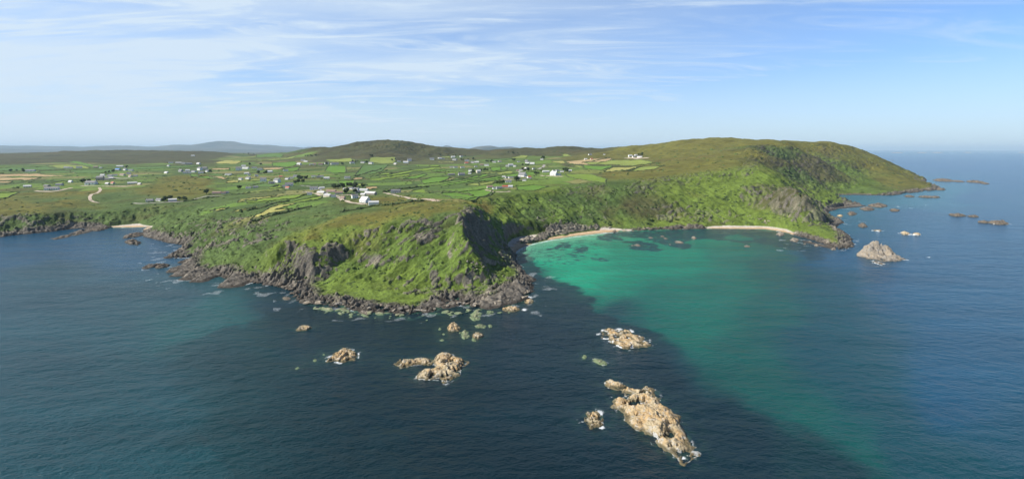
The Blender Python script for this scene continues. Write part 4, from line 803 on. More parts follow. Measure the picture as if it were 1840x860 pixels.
# ---------------------------------------------------------------- houses
def plain(name, c, rough=0.8, noise=0.12, sc=0.8, spec=0.3):
    t = NT(name); P = t.coords('Object'); n = t.noise(sc, 4, 0.6, P)
    a = tuple(max(0, v * (1 - noise)) for v in c) + (1,); b = tuple(min(1, v * (1 + noise)) for v in c) + (1,)
    t.put(t.b.inputs['Base Color'], t.mix(t.rng(n, 0.3, 0.7), a, b)); t.b.inputs['Roughness'].default_value = rough; t.b.inputs['Specular IOR Level'].default_value = spec
    return t.m
def tiled(name, c):
    t = NT(name); P = t.coords('Object'); n = t.noise(0.7, 4, 0.6, P)
    w = t.n.new('ShaderNodeTexWave'); w.bands_direction = 'Y'; w.inputs['Scale'].default_value = 1.6; w.inputs['Distortion'].default_value = 0.6; t.l.new(P, w.inputs['Vector'])
    f = t.math('MULTIPLY_ADD', w.outputs['Fac'], 0.3, t.math('MULTIPLY', n, 0.7))
    t.put(t.b.inputs['Base Color'], t.mix(f, tuple(v * 0.7 for v in c) + (1,), tuple(v * 1.25 for v in c) + (1,))); t.b.inputs['Roughness'].default_value = 0.6
    return t.m
WALLM = {'white': plain('white_render', (0.80, 0.79, 0.76)), 'cream': plain('cream_render', (0.62, 0.56, 0.45)), 'stone': plain('stone_wall', (0.33, 0.29, 0.24), 0.9, 0.3, 1.5), 'grey': plain('grey_render', (0.42, 0.42, 0.41))}
ROOFM = {'slate': tiled('slate_roof', (0.15, 0.15, 0.155)), 'brown': tiled('brown_tile_roof', (0.24, 0.15, 0.12)), 'red': tiled('red_tin_roof', (0.42, 0.10, 0.06)), 'pale': tiled('pale_sheet_roof', (0.50, 0.50, 0.49)), 'blue': tiled('blue_tarpaulin', (0.10, 0.25, 0.62))}
M_GLASS = plain('window_glass', (0.03, 0.04, 0.05), 0.12, 0.1, 1, 0.6); M_DOOR = plain('door_paint', (0.16, 0.06, 0.04), 0.5); M_CHIM = plain('chimney_render', (0.45, 0.42, 0.38)); M_FRAME = plain('white_frame', (0.7, 0.7, 0.7), 0.5)
def boxm(bm, cx, cy, cz, sx, sy, sz):
    r = bmesh.ops.create_cube(bm, size=1.0, matrix=Matrix.Translation((cx, cy, cz)) @ Matrix.Diagonal((sx, sy, sz, 1)))
def bmo(name, bm, mat, parent=None):
    m_ = bpy.data.meshes.new(name); bm.to_mesh(m_); bm.free(); return link(name, m_, mat, parent)
SHAPES = {'bungalow': (14, 7.5, 2.9, 2.5), 'cottage': (11, 6.5, 2.7, 2.6), 'two_storey_house': (12, 8, 5.4, 3.0), 'long_house': (22, 7.5, 2.9, 2.4), 'farm_shed': (18, 10, 4.0, 2.2), 'steep_gabled_house': (15, 10, 3.2, 5.4)}
def make_house(kind, wall, roof, full):
    L, Wd, h, rh = SHAPES[kind]; root = link(kind, None)
    bm = bmesh.new(); x, y = L / 2, Wd / 2; D_ = -2.2
    vs = [bm.verts.new(p) for p in [(-x,-y,D_),(x,-y,D_),(x,y,D_),(-x,y,D_),(-x,-y,h),(x,-y,h),(x,y,h),(-x,y,h),(-x,0,h+rh),(x,0,h+rh)]]
    for f in [(0,1,5,4),(2,3,7,6),(1,2,6,9,5),(3,0,4,8,7),(4,5,9,8),(6,7,8,9)]: bm.faces.new([vs[i] for i in f])
    bmo('wall', bm, WALLM[wall], root)
    bm = bmesh.new(); e = 0.35; th = 0.28; xe = x + 0.25; k = rh / y; ye = y + e; zl = h - e * k + 0.12; zr = h + rh + 0.12
    sec = [(-ye, zl), (0, zr), (ye, zl), (ye, zl + th), (0, zr + th + 0.1), (-ye, zl + th)]
    a = [bm.verts.new((-xe, p[0], p[1])) for p in sec]; b = [bm.verts.new((xe, p[0], p[1])) for p in sec]
    for i in range(6): bm.faces.new([a[i], a[(i + 1) % 6], b[(i + 1) % 6], b[i]])
    bm.faces.new([a[0], a[1], a[4], a[5]][::-1]); bm.faces.new([a[1], a[2], a[3], a[4]][::-1]); bm.faces.new([b[0], b[1], b[4], b[5]]); bm.faces.new([b[1], b[2], b[3], b[4]])
    ro = bmo('roof', bm, ROOFM[roof], root)
    if kind != 'farm_shed':
        for sx in ((-x + 0.7), (x - 0.7)):
            bm = bmesh.new(); boxm(bm, sx, 0, h + rh + 0.35, 1.0, 0.75, 1.9); boxm(bm, sx, 0, h + rh + 1.45, 0.35, 0.35, 0.5); bmo('chimney', bm, M_CHIM, ro)
            if not full: break
    if full:
        levels = [1.5] if h < 5 else [1.5, 4.1]
        for zc_ in levels:
            for sgn in (-1, 1):
                n_ = max(3, int(L / 3.6))
                for i in range(n_):
                    xw = -x + (i + 0.5) * L / n_
                    if sgn == -1 and zc_ < 2 and i == n_ // 2:
                        bm = bmesh.new(); boxm(bm, xw, sgn * (y + 0.02), 1.05, 1.0, 0.12, 2.1); bmo('door', bm, M_DOOR, root); continue
                    if sgn == 1 and i % 2: continue
                    bm = bmesh.new(); boxm(bm, xw, sgn * (y + 0.02), zc_, 1.5, 0.10, 1.25); wnd = bmo('window', bm, M_FRAME, root)
                    bm = bmesh.new(); boxm(bm, xw, sgn * (y + 0.06), zc_, 1.25, 0.08, 1.0); bmo('pane', bm, M_GLASS, wnd)
        for sgn in (-1, 1):
            bm = bmesh.new(); boxm(bm, sgn * (x + 0.02), 1.2, 1.6, 0.10, 1.3, 1.2); wnd = bmo('window', bm, M_FRAME, root)
            bm = bmesh.new(); boxm(bm, sgn * (x + 0.06), 1.2, 1.6, 0.08, 1.05, 0.95); bmo('pane', bm, M_GLASS, wnd)
    return root
PROTO = {}
HAM = [  # settlement: place words, then (column, row, width in photo pixels, kind, wall, roof)
 ('on the plain below the far left moor', 'b', [(53,308.5,16,'L','white','slate'),(118.5,302.5,9,'B','white','slate'),(126,303,6,'C','cream','slate'),(141,302,9,'B','white','slate'),(171,301.5,8,'B','cream','brown'),(180,302.5,5,'C','white','slate'),(214.5,300,12,'L','white','pale'),(211,306,10,'F','grey','blue2'),(224,306,8,'C','white','slate'),(234,307,8,'B','white','slate')]),
 ('at the farm cluster above the winding track', 'b', [(183,316,8,'B','white','pale'),(196,317.5,8,'C','white','slate'),(205,316,8,'B','white','slate'),(219,315.5,10,'B','cream','brown'),(230,313,7,'C','white','slate'),(233,318,8,'C','cream','brown'),(178,324,12,'T','stone','slate'),(190,323.5,8,'C','cream','slate'),(198,322,8,'F','stone','pale'),(242,317.5,7,'C','white','slate')]),
 ('along the lane by the winding track', 'b', [(162,331.5,20,'B','white','slate'),(191,332,8,'C','stone','pale'),(201,330.5,8,'C','cream','red'),(236,331,16,'L','cream','pale'),(125,328,8,'C','white','pale'),(105,333.5,12,'F','grey','slate'),(47,337,12,'B','cream','pale'),(91,341.5,24,'L','white','slate'),(82,335.5,8,'F','stone','slate'),(249,332,7,'C','cream','pale')]),
 ('at the foot of the far left moor', 'b', [(302,299,6,'C','white','slate'),(306,293.5,8,'B','white','slate'),(320,293.5,10,'L','cream','pale'),(329,294.5,6,'C','white','slate'),(339,295.5,10,'F','grey','slate'),(356,295,8,'B','white','pale'),(346,281,7,'B','white','pale')]),
 ('in the terrace on the low left rise', 'b', [(298,311.5,9,'B','white','pale'),(324,308.5,9,'C','grey','slate'),(335,311.5,14,'L','white','slate'),(336,307.5,8,'B','white','pale'),(347,309.5,9,'B','white','slate'),(358,306,9,'T','white','slate'),(367,305.5,9,'T','cream','slate'),(360.5,311.5,10,'B','white','slate'),(371,309,7,'C','white','slate'),(376,308,6,'C','cream','pale')]),
 ('by the lane above the western beach', 'b', [(267,363,13,'B','cream','slate'),(284,361.5,12,'B','white','slate'),(308,362,7,'F','grey','pale'),(388,348.5,15,'L','stone','brown'),(400,349,8,'C','cream','brown'),(406,348,6,'C','grey','slate')]),
 ('in the village left of the round hill', 'b', [(428,306,10,'T','white','slate'),(440.5,304,14,'L','white','pale'),(437,299.5,8,'B','white','pale'),(456,303,8,'B','white','slate'),(409.5,315,14,'L','white','slate'),(431.5,323,9,'B','white','slate'),(445,321.5,10,'B','white','slate'),(442,313,9,'B','white','pale'),(447,315.5,6,'C','white','slate'),(445,339,9,'B','white','slate'),(458,338,10,'B','grey','slate'),(466,305.5,9,'B','white','slate'),(484,310,10,'B','white','pale'),(512.5,307.5,9,'B','white','slate'),(460,317.5,6,'T','white','slate')]),
 ('in the hamlet with the dark grove', 'b', [(472,326.5,11,'T','white','slate'),(487,330,11,'B','grey','slate'),(497,328,12,'T','white','slate'),(503.5,318.5,5,'C','cream','red'),(515.5,322.5,9,'B','white','slate'),(523,321,7,'B','white','slate'),(530,317.8,8,'C','white','slate'),(518.5,334,15,'B','white','slate'),(510,335.5,7,'C','white','slate'),(515.5,339,5,'C','cream','red'),(562.5,318,8,'B','white','slate'),(571.5,319,7,'B','grey','slate'),(577,318,7,'B','white','slate'),(586,321.8,11,'B','white','pale'),(623.5,320.8,11,'B','white','slate')]),
 ('under the left shoulder of the round hill', 'b', [(537,296,9,'B','white','pale'),(544,289.5,8,'B','white','slate'),(549,290.8,8,'L','white','pale'),(559,297,8,'B','white','slate'),(565,296,6,'C','cream','brown'),(576,296.5,10,'F','stone','brown'),(586.5,295,8,'C','white','slate'),(601,295.8,15,'L','white','slate'),(632.5,294,9,'B','white','slate'),(651.5,293,8,'B','white','slate'),(666,294.3,9,'B','white','slate')]),
 ('in the settlement on the neck of the headland', 'b', [(563,341,15,'B','white','slate'),(577,339.5,10,'B','white','pale'),(555,350.5,6,'C','white','slate'),(576,348.5,17,'L','cream','pale'),(594,345.8,20,'L','stone','brown'),(588,353.5,13,'F','cream','pale'),(621,342.5,12,'B','white','pale'),(629,340.5,9,'B','white','slate'),(639.5,341.8,12,'B','white','slate'),(653,343.2,17,'L','white','pale'),(641,346,9,'C','grey','slate'),(665,350,26,'L','stone','pale'),(651.5,351.5,8,'C','cream','pale'),(636.5,356.5,12,'T','white','slate'),(598,354.5,5,'C','white','slate'),(608,349.5,11,'F','cream','brown'),(615,358,8,'C','stone','brown')]),
 ('at the seaward end of the headland settlement', 'c', [(655,364,21,'S','white','pale'),(670,368,8,'F','white','pale'),(710.5,346.5,19,'F','grey','slate')]),
 ('under the right flank of the round hill', 'b', [(716.5,291.3,7,'B','white','slate'),(729,293.3,10,'B','white','pale'),(735.5,289.8,8,'T','white','slate'),(710,295.8,6,'C','cream','pale'),(776,287,10,'B','white','slate'),(790,285.5,7,'B','white','pale'),(796,286.2,6,'B','white','slate'),(814,283.5,8,'B','white','pale'),(817,288,9,'B','grey','slate'),(829,282,6,'C','white','slate'),(839,290,9,'B','white','slate'),(838,294.5,7,'C','cream','red'),(849,292.5,6,'C','white','slate'),(856.5,293,9,'B','cream','pale')]),
 ('among the bright strip fields in the middle', 'b', [(811,301,7,'B','white','slate'),(818.5,301.8,8,'B','white','slate'),(831,302,8,'B','white','slate'),(855,300.3,6,'C','white','slate'),(865.5,297.3,8,'B','cream','brown'),(874.5,298,9,'B','white','slate'),(811,315,14,'L','stone','slate'),(829,315.3,13,'B','grey','slate'),(845,308.5,7,'T','white','slate'),(844,312.5,6,'C','white','slate'),(859.5,311,9,'T','cream','pale'),(888,292,7,'B','white','slate'),(898,291,7,'B','white','brown')]),
 ('in the upper village right of the strip fields', 'b', [(932,291.5,6,'B','white','slate'),(946,290,6,'C','grey','slate'),(948,293.5,9,'B','white','slate'),(956.5,295,9,'B','white','pale'),(974,287,6,'B','white','slate'),(917.5,298,10,'B','white','pale'),(925,299.3,6,'C','white','slate'),(912,299.3,7,'C','white','slate'),(936,306.8,7,'B','white','slate'),(930,307.8,5,'C','cream','brown'),(947,304,5,'T','white','slate'),(959,304.3,5,'C','white','slate'),(941.5,303.6,5,'C','cream','pale'),(981,309.7,14,'L','white','pale'),(995.5,309.7,6,'T','white','slate'),(1002,307.7,7,'B','white','slate'),(1010,309,8,'B','white','slate'),(1025,308,5,'C','white','pale')]),
 ('in the row of houses above the bay', 'c', [(939,317.5,15,'S','white','slate'),(951,320,8,'C','white','red'),(930,321,11,'B','white','slate'),(918,320,8,'B','white','slate'),(911,320,7,'C','white','slate'),(905,319.3,5,'C','stone','pale'),(942.5,325.3,5,'C','white','slate'),(913.5,328,12,'B','white','slate'),(995.5,315.3,14,'S','white','pale'),(1003,315.3,6,'F','white','slate')]),
 ('by the slope edge left of the bay', 'c', [(880,338.5,8,'B','cream','brown'),(889.5,340,7,'C','white','slate'),(897,339.3,9,'B','grey','slate'),(907.5,337.5,9,'B','cream','red'),(917,337,4,'C','white','pale')]),
 ('high on the moor above the tan fields', 'b', [(1060.5,278.7,7,'B','white','slate'),(1086,278.3,4,'C','white','slate'),(1052.5,287.3,6,'C','cream','pale'),(1063,286.8,5,'C','cream','red'),(1133,281.3,8,'B','white','pale'),(1140,282.3,8,'B','white','slate'),(1150,282.7,10,'F','white','slate'),(1143,280.2,6,'C','white','pale')]),
]
KN = {'B': 'bungalow', 'C': 'cottage', 'T': 'two_storey_house', 'L': 'long_house', 'F': 'farm_shed', 'S': 'steep_gabled_house'}
ORD = ['leftmost', 'second-from-left', 'third-from-left', 'fourth-from-left', 'fifth-from-left', 'sixth-from-left', 'seventh-from-left', 'eighth-from-left', 'ninth-from-left', 'tenth-from-left', 'eleventh-from-left', 'twelfth-from-left', 'thirteenth-from-left', 'fourteenth-from-left', 'fifteenth-from-left', 'sixteenth-from-left', 'seventeenth-from-left', 'eighteenth-from-left']
rr = random.Random(12)
HPOS = []
for place, _, lst in HAM:
    lst = sorted(lst)
    for i, (px, py, wpx, k, wa, ro_) in enumerate(lst):
        kind = KN[k]; ro_ = 'blue' if ro_ == 'blue2' else ro_
        g = unproject(px, py); Lm = 0.88 * wpx * g[1] / F; full = wpx >= 11
        key = (kind, wa, ro_, full)
        if key not in PROTO: PROTO[key] = o = make_house(*key)
        else: o = copy_tree(PROTO[key])
        s_ = float(np.clip(Lm / SHAPES[kind][0], 0.7, 1.5)); o.scale = (s_, s_, s_)
        hx, hy = g[0], g[1] + 3
        o.location = (hx, hy, ground(hx, hy) + 0.1); o.rotation_euler = (0, 0, R(rr.choice([-25, -12, 5, 14, 30, 18])) if kind != 'steep_gabled_house' else R(-38))
        HPOS.append((hx, hy, 8 * s_))
        kn = {'bungalow': 'bungalow', 'cottage': 'cottage', 'two_storey_house': 'two-storey house', 'long_house': 'long house', 'farm_shed': 'farm shed', 'steep_gabled_house': 'steep-gabled house'}[kind]
        rn = {'slate': 'slate', 'brown': 'brown-tiled', 'red': 'red', 'pale': 'pale', 'blue': 'blue'}[ro_]
        tag(o, '%s %s, %s roof, %s %s' % (wa, kn, rn, ORD[i], place), 'shed' if kind == 'farm_shed' else 'house', 'buildings ' + place)
# ---------------------------------------------------------------- trees, hedges, scrub, boulders, tracks
def leafm(name, a, b):
    t = NT(name); P = t.pos(); n = t.noise(0.5, 3, 0.6, P)
    t.put(t.b.inputs['Base Color'], t.mix(t.rng(n, 0.35, 0.65), a + (1,), b + (1,))); t.b.inputs['Roughness'].default_value = 0.8; t.b.inputs['Specular IOR Level'].default_value = 0.2
    return t.m
M_LEAF = leafm('leaves', (0.032, 0.055, 0.020), (0.065, 0.100, 0.032)); M_HEDGE = leafm('hedge_leaves', (0.045, 0.065, 0.024), (0.080, 0.105, 0.034)); M_SCRUB = leafm('scrub_leaves', (0.045, 0.072, 0.020), (0.085, 0.125, 0.032)); M_BARK = plain('bark', (0.10, 0.08, 0.06), 0.9)
def make_tree(name, seed, tall):
    r = random.Random(seed); root = link(name, None)
    bm = bmesh.new(); h = 7.0 * tall
    def limb(p0, p1, r0, r1):
        d = (p1 - p0); q = d.to_track_quat('Z', 'Y').to_matrix().to_4x4()
        bmesh.ops.create_cone(bm, cap_ends=True, segments=7, radius1=r0, radius2=r1, depth=d.length, matrix=Matrix.Translation((p0 + p1) / 2) @ q)
    limb(Vector((0, 0, -0.8)), Vector((0.2, 0.1, h * 0.55)), 0.34, 0.18)
    cs = []
    for i in range(7):
        a = i * 2.4; p1 = Vector((math.cos(a) * r.uniform(1.2, 2.4), math.sin(a) * r.uniform(1.2, 2.4), h * r.uniform(0.5, 0.9)))
        limb(Vector((0.1, 0.05, h * 0.3)), p1, 0.14, 0.05); cs.append(p1)
    bmo('trunk', bm, M_BARK, root)
    cs += [Vector((r.gauss(-0.6, 1.0), r.gauss(0, 1.0), h * r.uniform(0.55, 1.0))) for _ in range(5)]
    vs, fs = [], []
    for c in cs:
        R_ = r.uniform(1.1, 1.9)
        for _ in range(85):
            d = Vector((r.gauss(0, 1), r.gauss(0, 1), r.gauss(0, 0.8))).normalized() * R_ * r.uniform(0.45, 1.1)
            p = c + d; n = (d.normalized() + Vector((r.gauss(0, .5), r.gauss(0, .5), r.gauss(0, .5)))).normalized(); s = r.uniform(0.28, 0.55)
            u = n.orthogonal().normalized() * s; v = n.cross(u.normalized()) * s
            b0 = len(vs); vs += [p + u, p + v, p - u, p - v]; fs.append((b0, b0 + 1, b0 + 2, b0 + 3))
    m_ = mesh_np('crown', [tuple(v) for v in vs], fs, False); link('crown', m_, M_LEAF, root)
    return root
TP = [make_tree('broadleaf_tree', 1, 1.0), make_tree('broadleaf_tree', 2, 1.15), make_tree('windswept_tree', 3, 0.8)]
TC = [(544,322,9,12,'in the dark grove beside the hamlet'),(534,330,5,9,'below the dark grove'),(614,295.5,3,5,'beside the long house under the round hill'),(603,339.5,3,6,'behind the brown-roofed long house on the headland neck'),(614,338.7,3,5,'behind the headland settlement, left of its windbreak'),(627,336.5,3,6,'between the two windbreaks of the headland settlement'),(642,337,8,11,'in the windbreak behind the headland settlement'),(621,348,4,7,'in the middle of the headland settlement'),
 (587,296.5,2,4,'at the left end of the row under the round hill'),(641,292.5,3,6,'left of the yellow field under the round hill'),(657.5,292.8,3,4,'at the corner of the yellow field under the round hill'),(668,281.5,3,5,'at the top of the yellow field under the round hill'),(469,296.5,3,6,'at the back of the village left of the round hill'),(449,296.5,3,6,'above the village left of the round hill'),(470,313,5,10,'in the middle of the village left of the round hill'),(555,281,7,16,'along the ridge lane left of the round hill'),(442,277,7,20,'on the far skyline knoll'),
 (850.5,311,3,5,'between the tall white houses in the strip fields'),(871.5,307,7,9,'in the dark copse right of the tall white house'),(829,288.5,3,5,'by the upper lane under the round hill'),(871.5,291,8,16,'in the copse above the strip fields'),(850,287.5,4,10,'left of the copse above the strip fields'),(707,287.5,3,8,'above the houses right of the yellow field'),(798,280.5,8,34,'in the shelter belt at the foot of the moor'),
 (946,298,4,8,'in the upper village right of the strip fields'),(946,307,5,12,'behind the row of houses above the bay'),(964.6,313,3,4,'beside the lane of the row above the bay'),(926,325.5,4,7,'right of the white bungalow above the bay'),(899.5,331.5,4,8,'left of the white bungalow above the bay'),(930,289,4,14,'at the back of the upper village'),(1016,309,5,9,'at the right end of the upper village'),(924,276.5,4,12,'on the moor edge above the upper village'),(976,285,4,10,'around the house above the upper village'),(1149,279,4,8,'behind the farm high on the moor'),
 (36,309,4,14,'by the farmhouse on the far left plain'),(151,328,5,16,'along the lane left of the winding track'),(196,310.5,4,14,'above the farm cluster on the left plain'),(227,300.5,3,12,'behind the pale long house on the left plain'),(295.5,361.5,2,4,'between the two houses above the western beach'),(308,358.5,3,7,'behind the houses above the western beach'),(430,339.5,2,4,'left of the village end on the left plain'),(371,348.5,2,4,'left of the brown long house'),(332,361,3,10,'along the lane towards the brown long house'),(368,312,3,6,'below the terrace on the low rise')]
rr = random.Random(5); first = [True] * 3
for (px, py, n, sp, place) in TC:
    for k in range(n):
        a = px + rr.gauss(0, sp * 0.5); b = py + rr.gauss(0, 0.7); g = unproject(a, b)
        if any((g[0] - h_[0]) ** 2 + (g[1] - h_[1]) ** 2 < (h_[2] + 3) ** 2 for h_ in HPOS): g = (g[0] + 14, g[1] + 14, 0)
        j = rr.randrange(3)
        if first[j]: o = TP[j]; first[j] = False
        else: o = copy_tree(TP[j])
        s_ = rr.uniform(0.7, 1.25) * (1 + 0.25 * min(1.0, g[1] / 2500)); o.scale = (s_, s_, s_ * rr.uniform(0.85, 1.1)); o.rotation_euler = (0, 0, rr.uniform(0, 6.28))
        o.location = (g[0], g[1], ground(g[0], g[1])); tag(o, 'dark leafy tree %s' % place, 'tree', 'trees ' + place)
# hedges
def hedge(wpts, wid, hgt, seed, closed=True):
    pts = []; n = len(wpts)
    for i in range(n if closed else n - 1):
        a = Vector(wpts[i][:2]); b = Vector(wpts[(i + 1) % n][:2]); L = (b - a).length; st = max(1.6, a.length / 500 * 1.2); k = max(1, int(L / st))
        for j in range(k): pts.append(a + (b - a) * j / k)
    pts.append(Vector(wpts[0][:2]) if closed else Vector(wpts[-1][:2]))
    r = random.Random(seed); P_ = np.array([(p.x, p.y) for p in pts])
    P_ += np.stack([fbm(P_[:, 0] / 30, P_[:, 1] / 30, 3, 5), fbm(P_[:, 0] / 30, P_[:, 1] / 30, 3, 8)], 1) * 2.0
    g = sample(z, P_[:, 0], P_[:, 1]); T = np.gradient(P_, axis=0); T /= np.linalg.norm(T, axis=1)[:, None] + 1e-9; N = np.stack([-T[:, 1], T[:, 0]], 1)
    m = len(P_); V_ = []
    hv = hgt * (0.75 + 0.5 * fbm(P_[:, 0] / 7, P_[:, 1] / 7, 3, seed)); hv = np.clip(hv, 0.25 * hgt, 1.9 * hgt)
    gap = fbm(P_[:, 0] / 22, P_[:, 1] / 22, 2, seed + 9) > 0.75; hv = np.where(gap, 0.15, hv)
    for (o_, f_) in ((-1, -0.6), (-0.95, 0.5), (-0.45, 0.95), (0.3, 1.0), (0.9, 0.6), (1, -0.6)):
        jit = np.array([r.uniform(0.75, 1.25) for _ in range(m)])
        V_.append(np.stack([P_[:, 0] + N[:, 0] * wid / 2 * o_ * jit, P_[:, 1] + N[:, 1] * wid / 2 * o_ * jit, g + np.where(f_ > 0, hv * f_ * jit, f_)], 1))
    V_ = np.stack(V_, 1); i = np.arange(m * 6).reshape(m, 6)
    q_ = np.stack([i[:-1, :-1].ravel(), i[:-1, 1:].ravel(), i[1:, 1:].ravel(), i[1:, :-1].ravel()], 1)
    return mesh_np('hedge', V_.reshape(-1, 3), q_, False)
CN = {C_LIME: 'lime-green', C_BRIGHT: 'bright green', C_GREEN: 'mid-green', C_YG: 'yellow-green', C_YEL: 'straw-yellow', C_TAN: 'tan'}
def place_words(px, py):
    if px < 260: a = 'on the far left plain'
    elif px < 430: a = 'left of the village by the round hill'
    elif px < 560: a = 'around the village left of the round hill'
    elif px < 720: a = 'below the round hill'
    elif px < 870: a = 'among the strip fields right of the round hill'
    elif px < 1010: a = 'around the upper village'
    else: a = 'on the moor slope above the bay'
    return a
cnt = {}
FS = sorted(FW, key=lambda f: sum(p[0] for p in f[2]) / len(f[2]))
for i, (c, wpts, ps) in enumerate(FS):
    px = sum(p[0] for p in ps) / len(ps); py = sum(p[1] for p in ps) / len(ps); Y = wpts[0][1]
    if max(abs(a[0]) / a[1] for a in wpts) > 1.14: wpts = [(max(a[0], -1.14 * a[1]), a[1], a[2]) for a in wpts]
    wpts = [a for a in wpts if sample(sd, np.array([a[0]]), np.array([a[1]]))[0] > 6]
    if len(wpts) < 3 or px in (0,): continue
    o = link('hedge', hedge(wpts, 1.8 * (1 + Y / 4000), 1.1 * (1 + Y / 3500), 400 + i), M_HEDGE)
    key = (CN[c], place_words(px, py)); cnt[key] = cnt.get(key, 0) + 1; k = cnt[key]
    tag(o, 'hedge round the %s %s field %s' % (ORD[k - 1].replace(' from the left', '-from-left'), CN[c], place_words(px, py)), 'hedge', 'field hedges')
EXH = [([(613,381),(646.5,376),(669,370.5),(700,369),(730,364.5),(761,361)], 5, 3.2, 'thick dark hedge between the heath and the headland settlement'),([(444,379),(470,374),(493,365),(520,361)], 5, 2.4, 'dark gorse bank above the curving yellow field'),([(452,396),(490,387),(530,377),(560,371)], 6, 2.6, 'dark gorse bank below the curving yellow field'),
 ([(1046,270.6+22),(1095,284.5)], 6, 3, 'dark hedge leading to the farm high on the moor'),([(1085,309),(1130,306),(1153,300)], 5, 2.5, 'dark bank in front of the pale field high above the bay'),([(330,362),(400,352),(450,347),(500,343)], 4, 2.2, 'dark hedge along the lane past the brown long house'),([(640,317),(665,309),(685,303)], 6, 3, 'dark hedge left of the large mid-green field below the round hill'),([(770,336),(745,337),(715,341),(690,345)], 7, 3.5, 'dark gorse belt in the hollow behind the headland'),
 ([(800,352),(840,357),(880,352),(888,345)], 3, 1.4, 'low stone-and-turf bank round the bright field at the cliff edge'),([(850,352),(830,348),(790,345),(765,344)], 5, 2.6, 'dark scrub bank behind the bright field at the cliff edge')]
for i, (ps, wd_, h_, lab) in enumerate(EXH):
    w = [unproject(*p) for p in ps]; w = [a for a in w if a[1] < 4000]
    tag(link('hedge', hedge(w, wd_, h_, 500 + i, False), M_HEDGE), lab, 'hedge')
# scrub: gorse, bracken and brambles by the thousand, one mass
def blobs(name, n, pick, mat, smin, smax, flat, seed, quad=None):
    r = np.random.RandomState(seed); bm = bmesh.new(); bmesh.ops.create_icosphere(bm, subdivisions=1, radius=1.0); bv = np.array([v.co[:] for v in bm.verts]); bf = np.array([[v.index for v in f.verts] for f in bm.faces]); bm.free()
    ri, ci = pick(r, n); n = len(ri); X = XX[ri, ci] + r.randn(n) * 0.3; Y = YY[ri, ci] + r.randn(n) * 0.3; Z = z[ri, ci]
    s = (smin + (smax - smin) * r.rand(n) ** 1.8) * np.clip(Y / 600, 0.8, 2.6)
    V_ = bv[None] * (1 + 0.35 * r.randn(n, len(bv), 1)) * s[:, None, None] * np.array([1.0, 1.0, flat])[None, None]
    V_ += np.stack([X, Y, Z], 1)[:, None]; F_ = bf[None] + (np.arange(n) * len(bv))[:, None, None]
    m_ = mesh_np(name, V_.reshape(-1, 3), F_.reshape(-1, 3), False, tri=True); return link(name, m_, mat)
pw = (dk0 * 0.9 + 0.015) * (1 - fieldm) * (1 - rockm) * (sandm < 0.5) * (z > 3.5) * (YY < 2000) * (0.35 + steep) * np.clip(1.4 - YY / 2200, 0.2, 1)
pw = pw / pw.max()
def pick_scrub(r, n):
    ri = r.randint(0, NR, n * 6); ci = r.randint(0, NCc, n * 6); k = r.rand(n * 6) < pw[ri, ci]; return ri[k][:n], ci[k][:n]
tag(blobs('scrub', 45000, pick_scrub, M_SCRUB, 0.45, 2.0, 0.55, 9), kind='stuff')
# boulders, each its own
def boulder_mesh(seed):
    bm = bmesh.new(); bmesh.ops.create_icosphere(bm, subdivisions=3, radius=1.0)
    co = np.array([v.co[:] for v in bm.verts]); r = np.random.RandomState(seed)
    for _ in range(9):                                        # knock flat faces off the ball
        d = r.randn(3); d /= np.linalg.norm(d); lim = r.uniform(0.45, 0.85); p = co @ d; co -= np.maximum(p - lim, 0)[:, None] * d
    co *= (1 + 0.10 * fbm(co[:, 0] * 2 + seed, co[:, 1] * 2 + co[:, 2], 3, seed))[:, None]; co[:, 2] *= 0.7; co[:, 0] *= 1.25
    for v, c in zip(bm.verts, co): v.co = c
    m_ = bpy.data.meshes.new('boulder'); bm.to_mesh(m_); bm.free(); a = m_.attributes.new('wash', 'FLOAT', 'POINT'); return m_
BM = {}
for nm, mt in (('a', M_ALGAE), ('g', M_GREY), ('d', M_DARK), ('o', M_OCHRE)):
    BM[nm] = []
    for k in range(4):
        m_ = boulder_mesh(k + 1); m_.materials.append(mt); BM[nm].append(m_)
rr = random.Random(31)
BL = [('a', 70, [(565,552),(610,560),(650,564),(700,566),(745,570),(800,566),(845,560),(880,562),(930,552)], 5, (0.7, 3.4), 'weed-green half-sunken boulder along the foot of the headland'),
      ('g', 55, [(545,545),(600,548),(640,553),(700,555),(760,560),(820,545),(870,550),(940,532),(955,520)], 3, (0.9, 2.6), 'grey boulder tumbled at the waterline of the headland'),
      ('d', 30, [(455,507),(500,514),(540,535)], 3, (0.8, 2.2), 'dark boulder in the cove left of the headland cliff'),
      ('g', 60, [(918,438),(945,431),(985,417),(1030,410),(1078,408),(1100,409)], 3, (0.8, 2.4), 'grey boulder in the rubble behind the bay beach'),
      ('d', 34, [(1120,412),(1160,410),(1210,409),(1265,408)], 2, (0.8, 2.2), 'dark boulder on the rocky shore between the two bay beaches'),
      ('g', 26, [(845,468),(858,472),(868,480),(850,478),(790,455),(700,470)], 5, (0.5, 1.3), 'pale stone scattered on the headland grass'),
      ('g', 22, [(1345,385),(1360,392),(1375,398),(1380,402)], 4, (0.8, 1.8), 'pale fallen boulder on the grass above the far beach')]
BL = [(a, b, c, d, e, f) for a, b, c, d, e, f in BL]
